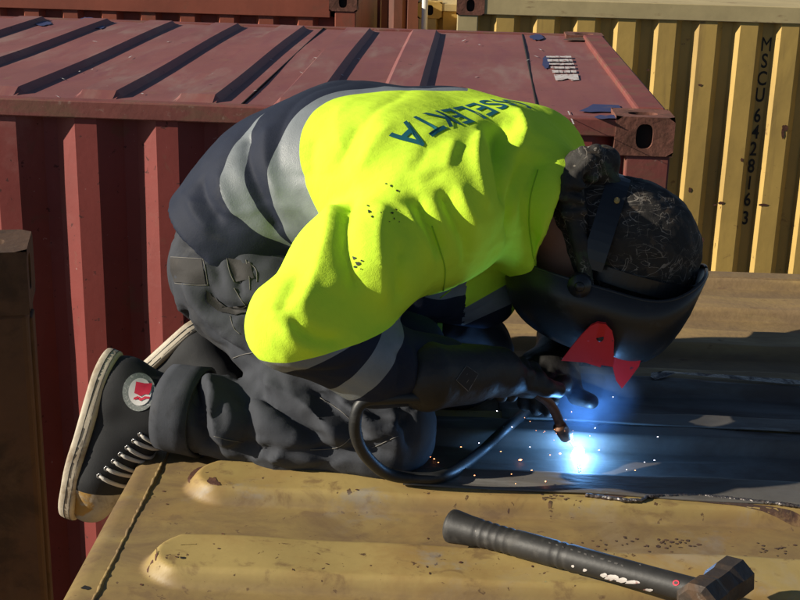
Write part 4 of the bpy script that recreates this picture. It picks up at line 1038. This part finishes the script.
def circ(cx, cy, rx, ry, n=28): return [(cx + rx * math.cos(2 * math.pi * k / n), cy + ry * math.sin(2 * math.pi * k / n)) for k in range(n)]
decal('badge_ring', wB, circ(139, 392, 16.5, 19), M['grey_badge'], shoeN, .0012, 3, 1)
decal('badge_disc', wB, circ(140, 392, 11.5, 13.5), M['white_badge'], shoeN, .0020, 3, 1)
decal('badge_emblem', wB, [(136, 382), (145, 384), (152, 384), (151, 391), (149, 395), (145, 394.5), (141, 396.5), (137, 394), (134.5, 393)], M['red_badge'], shoeN, .0027, 2, 1)
decal('badge_emblem', wB, [(134, 397.5), (138, 396), (141, 398.5), (145, 396.5), (150, 397), (150, 399), (146, 398.8), (141, 401), (137.5, 398.6), (134, 399.6)], M['red_badge'], shoeN, .0027, 1, 1)
hF = P(208, 318, 2.09); tFo = P(118, 402, 2.06)
make_shoe(frame(hF, tFo - hF, P(290, 392, 1.99) - hF))

# --- bandana
hb = ell(HD(.010, -.01, 0), (Cc, Ff, Ss), (.107, .110, .083)); nape = cap(HD(-.03, -.03, 0), HD(-.085, -.045, 0), .082, .066)
kn = [cap(P(578, 166, 1.885), P(603, 163, 1.90), .024, .026), cap(P(570, 176, 1.87), P(572, 206, 1.855), .018, .021), cap(P(573, 208, 1.85), P(580, 240, 1.825), .017, .012), cap(P(580, 240, 1.825), P(587, 284, 1.81), .012, .012), cap(P(598, 172, 1.89), P(612, 182, 1.89), .020, .014)]
kn += [cap(P(584, 152, 1.88), P(592, 178, 1.862), .010, .009), cap(P(596, 150, 1.88), P(606, 172, 1.875), .011, .008), cap(P(564, 178, 1.85), P(580, 186, 1.842), .007, .008), cap(P(562, 196, 1.84), P(582, 201, 1.835), .008, .007), cap(P(566, 214, 1.832), P(584, 212, 1.832), .008, .006), cap(P(566, 186, 1.84), P(590, 160, 1.86), .008, .010)]
hbu = union([(hb, .02), (nape, .03)] + [(k, .005) for k in kn], .012)
cutn = (Ff * .92 - Cc * .38).normalized()
def bdf(Q):
    q = Q - np.array(HC); return np.maximum(hbu(Q), q @ np.array(cutn) - .056).astype(np.float32)
bdf.bb = hbu.bb
dV, dF = surface_nets(bdf, .0042, smooth=1)
dN = normals(dV, dF); dV = dV + dN * (.0028 * vnoise(dV, 90, 12) + .0020 * vnoise(dV, 210, 13))[:, None]
bandana = bake('bandana', dV, dF, M['camo'], man)

# --- welding mask
def shell(name, mat, parent):
    V = []; Fc = []; NP, NR = 72, 22
    def pt(rho, psi):
        cc, ss = math.cos(psi), math.sin(psi)
        ac = .127 if cc > 0 else .166; aS = .116 * (1 - .34 * max(0, -cc) ** 1.6)
        e = 2 / 3.3
        c = ac * math.copysign(abs(cc) ** e, cc) * rho; s = aS * math.copysign(abs(ss) ** e, ss) * (rho ** .92)
        f0 = .034 - .052 * max(0, cc) ** 2.2 * rho + .010 * max(0, -cc) * rho
        f = f0 + (.148 - f0) * (1 - rho ** 4.4) ** .60
        return c, f, s
    for r in range(NR + 1):
        for k in range(NP): V.append(HD(*pt(max(r / NR, .001), 2 * math.pi * k / NP)))
    for r in range(NR):
        for k in range(NP): Fc.append((r * NP + k, r * NP + (k + 1) % NP, (r + 1) * NP + (k + 1) % NP, (r + 1) * NP + k))
    o = mesh_obj(name, V, Fc, mat, parent, smooth=True, world=True)
    sm = o.modifiers.new('wall', 'SOLIDIFY'); sm.thickness = .0035; sm.offset = -1
    return o
mask = shell('welding_mask', M['mask'], man)
RIM = [v.co.copy() for v in mask.data.vertices][-72:]
V_, F_c = tube_data(RIM + RIM[:1], .0030, 8); mesh_obj('rim', V_, F_c, M['mask'], mask, smooth=True)
def hbox(name, c, f, s, mat, bevel=.003, parent=mask):
    bm = bmesh.new(); box_bm(bm, (c[0], f[0], s[0]), (c[1], f[1], s[1]), bevel)
    for v in bm.verts: v.co = HD(*v.co)
    return bm_obj(name, bm, mat, parent, world=True)
def hprism(name, poly, s0, s1, mat, parent=mask):      # polygon in (c, f), extruded sideways
    n = len(poly); V = [HD(c, f, s0) for c, f in poly] + [HD(c, f, s1) for c, f in poly]
    Fc = [tuple(range(n)), tuple(range(2 * n - 1, n - 1, -1))] + [(k, (k + 1) % n, n + (k + 1) % n, n + k) for k in range(n)]
    return mesh_obj(name, V, Fc, mat, parent, world=True)
fr = hprism('filter_frame', [(-.030, .120), (.026, .120), (.020, .166), (-.026, .166)], -.050, .050, M['maskred'])
def plate(name, poly, Y, th, mat, parent=mask):          # a slanted plate th thick, leaning back towards its lower end
    n = len(poly); D = lambda y: Y + .017 * (y - 324) / 42
    V = [P(x, y, D(y)) for x, y in poly] + [P(x, y, D(y)) + Vector((.004, th, -.004)) for x, y in poly]
    Fc = [tuple(range(n)), tuple(range(2 * n - 1, n - 1, -1))] + [(k, (k + 1) % n, n + (k + 1) % n, n + k) for k in range(n)]
    o = mesh_obj(name, V, Fc, mat, parent, world=True)
    bv = o.modifiers.new('edge', 'BEVEL'); bv.width = .0016; bv.segments = 2; bv.limit_method = 'ANGLE'
    return o
plate('filter_wing', [(563, 360), (572, 348), (582, 336), (591, 327), (597, 324), (605, 325), (611, 331), (613, 340), (612, 366), (590, 362)], 1.765, .020, M['maskred'])
plate('filter_wing', [(613, 352), (628, 350), (641, 356), (638, 366), (630, 377), (622, 387), (617, 380), (614, 368)], 1.79, .020, M['maskred'])
tube('filter_stud', [P(600, 338, 1.784), P(600, 338, 1.770)], [.0062, .0055], M['mask'], mask, seg=9)
hbox('filter_glass', (-.022, .015), (.160, .1685), (-.042, .042), M['glass'], .002)
for s in (1, -1):
    a0 = HD(-.048, .040, s * .098); a1 = HD(-.048, .040, s * .124)
    k1 = tube('knob', [a0, a0 * .5 + a1 * .5, a1], [.019, .019, .016], M['strap'], mask, seg=18)
    tube('knob_cap', [a1, a1 + Ss * s * .004], [.008, .007], M['mask'], k1, seg=12)
# headgear: a band over the back of the head and one round the forehead
def band(pts, wdir, w, t=.003):
    V = []; Fc = []; n = len(pts)
    for i, p in enumerate(pts):
        tg = (pts[min(i + 1, n - 1)] - pts[max(i - 1, 0)]).normalized(); nn = tg.cross(wdir).normalized()
        if nn.dot(p - HC) < 0: nn = -nn
        for a, b in ((-1, 0), (1, 0), (1, 1), (-1, 1)): V.append(p + wdir * (w / 2 * a) + nn * (t * b))
    for i in range(n - 1):
        for k in range(4): Fc.append((4 * i + k, 4 * i + (k + 1) % 4, 4 * i + 4 + (k + 1) % 4, 4 * i + 4 + k))
    Fc += [(0, 1, 2, 3), (4 * n - 1, 4 * n - 2, 4 * n - 3, 4 * n - 4)]
    return V, Fc
bp = [HD(-.040, -.130 * math.sin(a) + .014, .100 * math.cos(a)) for a in np.linspace(0, math.pi, 30)]
hg = mesh_obj('headgear_strap', *band(bp, Cc, .034), M['strap'], mask, world=True)
bp2 = [HD(.010 + .1085 * math.sin(a), .018, .087 * math.cos(a)) for a in np.linspace(-.45, math.pi + .45, 40)]
mesh_obj('headgear_strap', *band(bp2, Ff, .024), M['strap'], mask, world=True)
hh, hn = P(603, 197, 1.80), None
dot = [q for q in bp if q is not None]
tube('strap_stud', [HD(-.034, -.085, .064), HD(-.034, -.091, .069)], [.0045, .004], M['tan'], mask, seg=10)

# --- gloves, torch, cable
tr0 = P(474, 370, 1.705); tr1 = P(533, 391, 1.755); tx_ = (tr1 - tr0).normalized()
def glove(name, wrist, knuck, grip_a, grip_axis, cuff_r, patch=False):
    """gauntlet + palm + four fingers wrapped round an axis + thumb"""
    d = (knuck - wrist).normalized(); ax = grip_axis.normalized()
    pr = [(cap(wrist - d * .055, wrist, cuff_r, cuff_r * .74), .03), (cap(wrist, knuck, cuff_r * .70, .036), .03), (cap(knuck - ax * .026, knuck + ax * .030, .024, .024), .02)]
    u = (knuck - grip_a); u = (u - ax * u.dot(ax)).normalized(); w = ax.cross(u)
    if w.dot(d) < 0: w = -w
    for k, (o, ln) in enumerate(((-.034, .8), (-.012, 1.0), (.010, 1.0), (.032, .92))):
        c = grip_a + ax * o; Rg = .030
        pts = [c + (u * math.cos(a) + w * math.sin(a)) * Rg for a in (0.1, .9 * ln, 1.8 * ln, 2.7 * ln, 3.4 * ln)]
        for a_, b_ in zip(pts[:-1], pts[1:]): pr.append((cap(a_, b_, .0115, .0105), .005))
    th = [knuck - d * .035 + ax * .030, grip_a + ax * .050 + u * .026 - w * .006, grip_a + ax * .078 + u * .022]
    for a_, b_ in zip(th[:-1], th[1:]): pr.append((cap(a_, b_, .014, .012), .006))
    V, Fq = surface_nets(union(pr, .02), .004, smooth=1); N = normals(V, Fq); V = V + N * (.0016 * vnoise(V, 110, 21))[:, None]
    o = bake(name, V, Fq, M['leather'], man); return o, bvh_of(V, Fq)
gN, gB = glove('glove', P(462, 374, 1.680), P(497, 372, 1.712), tr0 * .42 + tr1 * .58, tx_, .050)
decal('glove_patch', gB, [(456, 380), (466, 366), (478, 374), (468, 391)], M['pocket'], gN, .0012, 2)
for e in (((456, 380), (466, 366)), ((466, 366), (478, 374)), ((478, 374), (468, 391)), ((468, 391), (456, 380)), ((462, 381), (469, 371)), ((466, 383), (472, 374))):
    thread('stitching', gB, list(e), M['thread'], gN, .0006)
glove('glove', wrF, P(548, 372, 1.90), P(540, 392, 1.86), Vector((.8, -.5, -.15)), .055)
torch = empty('welding_torch', (tr1.x, tr1.y, 0)); tag(torch, 'black welding torch with copper neck held in the near gloved hand', 'torch')
M['black_rubber'] = mk('black_rubber', (0.014, 0.015, 0.016), 0.5, ramp_var=(30, .25), layers=[((0.05, 0.048, 0.045), 30, .58, .72, 6, I3, .7, .6)], bumps=[(200, .2, .001, I3, 'n')])
M['copper'] = mk('tarnished_copper', (0.17, 0.085, 0.05), 0.4, 0.8, layers=[((0.08, 0.05, 0.035), 40, .48, .62, 6, I3, .6, .8)])
tube('handle', [tr0, tr0 + tx_ * .03, tr1 - tx_ * .02, tr1], [.015, .017, .0155, .012], M['black_rubber'], torch, seg=18)
arc_p = on_roof(577.5, 457, .006)
nz0 = P(562, 430, 1.782)
tube('neck', spline([tr1, P(548, 402, 1.768), P(556, 414, 1.776), nz0], 6), .0075, M['copper'], torch, seg=12)
nzd = (arc_p - nz0).normalized()
tube('nozzle', [nz0 - nzd * .012, nz0 - nzd * .01, nz0 + nzd * .018, nz0 + nzd * .020, nz0 + nzd * .020, nz0 + nzd * .01], [.0095, .0105, .0105, .0098, .0075, .0070], M['copper'], torch, seg=18)
tube('wire', [nz0 + nzd * .01, arc_p - nzd * .004], .0009, M['weld'], torch, seg=6)
cpts = [tr0 + tx_ * .01, P(440, 394, 1.63), P(392, 398, 1.605), P(363, 402, 1.60), P(355, 425, 1.60), P(362, 450, 1.615), P(384, 472, 1.645), on_roof(412, 485, .011), on_roof(446, 482, .011), on_roof(480, 459, .011), on_roof(512, 430, .012), on_roof(548, 402, .012), on_roof(582, 374, .012), on_roof(612, 340, .012), on_roof(636, 308, .012), on_roof(648, 288, .012)]
cab = tube('welding_cable', spline(cpts, 10), .0086, M['black_rubber'], None, seg=14); tag(cab, 'thick black welding cable looping over the tan roof from the torch', 'cable')

M['mask_scuff'] = mk('worn_grey_lettering', (0.075, 0.07, 0.065), 0.7)
# --- the club hammer lying on the ribs
hm = empty('hammer', tuple(PZ(600, 560, .03))); tag(hm, 'worn club hammer with black ribbed handle lying on the tan roof', 'hammer')
h0, h1 = PZ(452, 526, .030), PZ(700, 592, .060); hx = (h1 - h0).normalized(); hl = (h1 - h0).length
M['hammer_grip'] = mk('black_hammer_grip', (0.022, 0.021, 0.020), 0.55, ramp_var=(30, .3), layers=[((0.07, 0.065, 0.058), 22, .54, .70, 7, I3, .7, .7), ((0.42, 0.40, 0.36), 26, .69, .71, 5, (1, 1, 1), .7, .8)], bumps=[(160, .25, .001, I3, 'n')])
M['hammer_steel'] = mk('rusty_hammer_steel', (0.075, 0.058, 0.047), 0.5, .4, ramp_var=(30, .3), layers=[((0.12, 0.07, 0.04), 25, .5, .66, 7, I3, .8, .8), ((0.26, 0.24, 0.21), 40, .64, .72, 6, I3, .4, .7)], bumps=[(120, .4, .002, I3, 'n')])
prof = []
for t in np.linspace(0, 1, 90):
    r = .0205 - .0032 * sst(.0, .25, t) - .0022 * sst(.3, .9, t) + .0020 * math.exp(-((t - .0) / .05) ** 2)
    if .13 < t < .52 and (int((t - .13) / .033 * 4) % 4 == 0): r -= .0015
    prof.append((h0 + hx * hl * t, float(r)))
tube('handle', [p for p, r in prof], [r for p, r in prof], M['hammer_grip'], hm, seg=20)
hy = Vector((0, 0, 1)).cross(hx).normalized(); hz = hx.cross(hy)
tube('butt_ring', [h0 - hx * .004, h0 - hx * .001], [.0135, .0150], M['hammer_steel'], hm, seg=18)
hc = PZ(716, 590, .060)
yaw = Matrix.Rotation(R(-6), 3, 'Z'); hyy = yaw @ hy
bm = bmesh.new(); rings = []
for (o, rr) in ((-.050, .019), (-.044, .0245), (-.020, .0245), (-.012, .022), (.012, .022), (.020, .0245), (.044, .0245), (.050, .019)):
    rings.append([bm.verts.new(hc + hyy * o + (hx * math.cos(a) + hz * math.sin(a)) * rr / math.cos(math.pi / 8)) for a in [math.pi / 8 + k * math.pi / 4 for k in range(8)]])
for a, b in zip(rings[:-1], rings[1:]):
    for k in range(8): bm.faces.new((a[k], a[(k + 1) % 8], b[(k + 1) % 8], b[k]))
bm.faces.new(rings[0][::-1]); bm.faces.new(rings[-1])
bm_obj('head', bm, M['hammer_steel'], hm, world=True)
hV, hF = tube_data([p for p, r in prof], [r for p, r in prof], 20); hB = BVHTree.FromPolygons([tuple(v) for v in hV], hF)
for cx, cy, a, b in ((612, 577, 7, 3), (622, 580, 5, 2.4), (633, 582, 8, 2), (604, 575, 4, 2), (648, 590, 5, 1.6), (585, 570, 2, 1.5), (573, 566, 1.6, 1.2)):
    decal('paint_splash', hB, [(x, y) for x, y in blot(cx, cy, a, b, 14)], M['white_paint'], hm, .0006, 2, 1)
decal('emblem', hB, circ(676, 583, 3.4, 2.8, 18), M['red_badge'], hm, .0006, 1, 1); decal('emblem', hB, circ(676, 583, 1.9, 1.5, 14), M['hammer_grip'], hm, .0010, 1, 1)
for k in range(11):
    x = 548 + k * 7.4 + random.uniform(-1, 1); y = 541.7 + (x - 548) * .311
    decal('handle_lettering', hB, [(x, y), (x + random.uniform(1.5, 5), y + 1.0), (x + 2.6, y + random.uniform(1.6, 2.8)), (x - .3, y + 1.6)], M['mask_scuff'], hm, .0005, 1, 1)

# --- arc, fume and sparks
M['arc'] = emis('welding_arc_light', (0.62, 0.85, 1.0), 30.0)
av, af = surface_nets(union([cap(arc_p, arc_p + Vector((.002, -.004, .006)), .0095, .0075)], .01), .0025)
arc = mesh_obj('welding_arc', av, af, M['arc'], None, smooth=True); tag(arc, 'blinding blue white welding arc burning on the roof seam', 'arc')
al = bpy.data.lights.new('arc_lamp', 'POINT'); al.energy = 1.0; al.color = (0.16, 0.45, 1.0); al.shadow_soft_size = .01
ao = bpy.data.objects.new('arc_lamp', al); COL.objects.link(ao); ao.location = arc_p + Vector((.004, -.006, .022))
fc = on_roof(584, 440, .055)
fm = bpy.data.materials.new('fume_with_arc_glow'); fm.use_nodes = True; nt = fm.node_tree; nt.nodes.remove(nt.nodes['Principled BSDF'])
pv = nt.nodes.new('ShaderNodeVolumePrincipled'); pv.inputs['Color'].default_value = (.40, .62, 1, 1); pv.inputs['Anisotropy'].default_value = .1  # the arc's blue glare is put into the colour of the fume
tcn = nt.nodes.new('ShaderNodeTexCoord'); ln = nt.nodes.new('ShaderNodeVectorMath'); ln.operation = 'LENGTH'; nt.links.new(tcn.outputs['Object'], ln.inputs[0])
mr = nt.nodes.new('ShaderNodeMapRange'); mr.interpolation_type = 'SMOOTHSTEP'; mr.inputs[1].default_value = .95; mr.inputs[2].default_value = .1; mr.inputs[3].default_value = 0; mr.inputs[4].default_value = 1
nt.links.new(ln.outputs['Value'], mr.inputs[0])
nzn = nt.nodes.new('ShaderNodeTexNoise'); nzn.inputs['Scale'].default_value = 2.6; nzn.inputs['Detail'].default_value = 4; nzn.inputs['Distortion'].default_value = .8; nt.links.new(tcn.outputs['Object'], nzn.inputs['Vector'])
m2 = nt.nodes.new('ShaderNodeMapRange'); m2.inputs[1].default_value = .25; m2.inputs[2].default_value = .70; nt.links.new(nzn.outputs['Fac'], m2.inputs[0])
mu = nt.nodes.new('ShaderNodeMath'); mu.operation = 'MULTIPLY'; pw = nt.nodes.new('ShaderNodeMath'); pw.operation = 'POWER'; pw.inputs[1].default_value = 1.8; nt.links.new(mr.outputs[0], pw.inputs[0]); nt.links.new(pw.outputs[0], mu.inputs[0]); nt.links.new(m2.outputs[0], mu.inputs[1])
mu2 = nt.nodes.new('ShaderNodeMath'); mu2.operation = 'MULTIPLY'; mu2.inputs[1].default_value = 26.0; nt.links.new(mu.outputs[0], mu2.inputs[0]); nt.links.new(mu2.outputs[0], pv.inputs['Density'])
nt.links.new(pv.outputs[0], nt.nodes['Material Output'].inputs['Volume'])
bm = bmesh.new(); bmesh.ops.create_icosphere(bm, subdivisions=3, radius=1.0)
fume = bm_obj('welding_fume', bm, fm, None); fume.location = fc + Vector((.004, 0, -.002)); fume.scale = (.105, .085, .095)
tag(fume, 'thin welding fume hanging round the arc, coloured blue for its glow', 'fume', kind='stuff')
M['spark'] = emis('orange_spark', (1.0, 0.32, 0.12), 6.0); M['spark_w'] = emis('white_spark', (0.9, 0.85, 1.0), 5.0)
SV = []; SF = []; SM = []
def spark(p, r, mat, v):
    b = len(SV); v = v.normalized(); a = v.orthogonal().normalized(); c = v.cross(a)
    for q in (p - v * r * 2.6, p + a * r, p + c * r, p - a * r, p - c * r, p + v * r * 2.6): SV.append(q)
    for f in ((0, 2, 1), (0, 3, 2), (0, 4, 3), (0, 1, 4), (5, 1, 2), (5, 2, 3), (5, 3, 4), (5, 4, 1)): SF.append(tuple(b + i for i in f)); SM.append(mat)
fixed = [(520, 465, 2.2, 0), (559, 469, 2.2, 0), (531, 479, 1.6, 0), (545, 489, 1.8, 0), (512, 427, 1.1, 1), (502, 392, 1, 1), (505, 392, 1, 1), (497, 411, 1, 1), (473, 396, 1.2, 1), (430, 457, .9, 0), (434, 465, 1, 0), (415, 470, 1, 0), (438, 471, .8, 0), (461, 447, 1, 0), (479, 443, .8, 1), (563, 428, 1, 1), (595, 428, 1.1, 1), (599, 450, 1.4, 1), (613, 397, .9, 1), (653, 475, 1, 1), (634, 483, 1, 0), (643, 479, .8, 1), (625, 488, .8, 1), (530, 447, 1, 1), (549, 471, 1.2, 0), (500, 467, .9, 0), (511, 482, .9, 0), (466, 471, .9, 0), (480, 480, .9, 0), (515, 493, .9, 0), (474, 485, 1, 0)]
for px, py, r, w in fixed:
    p = P(px, py, random.uniform(1.70, 1.80)) if py < 460 else on_roof(px, py, random.uniform(.006, .03))
    spark(p, r * .0006, w, p - arc_p)
for _ in range(70):
    px = random.gauss(545, 26); py = random.gauss(455, 15); p = P(px, py, 1.76 + random.uniform(-.03, .02))
    if p.z > .045: spark(p, random.uniform(.00025, .0006), 1 if random.random() < .25 else 0, p - arc_p)
sp_o = mesh_obj('sparks', SV, SF, M['spark']); sp_o.data.materials.append(M['spark_w'])
sp_o.data.polygons.foreach_set('material_index', SM)
tag(sp_o, 'tiny glowing sparks flying off the welding arc', 'sparks', kind='stuff')
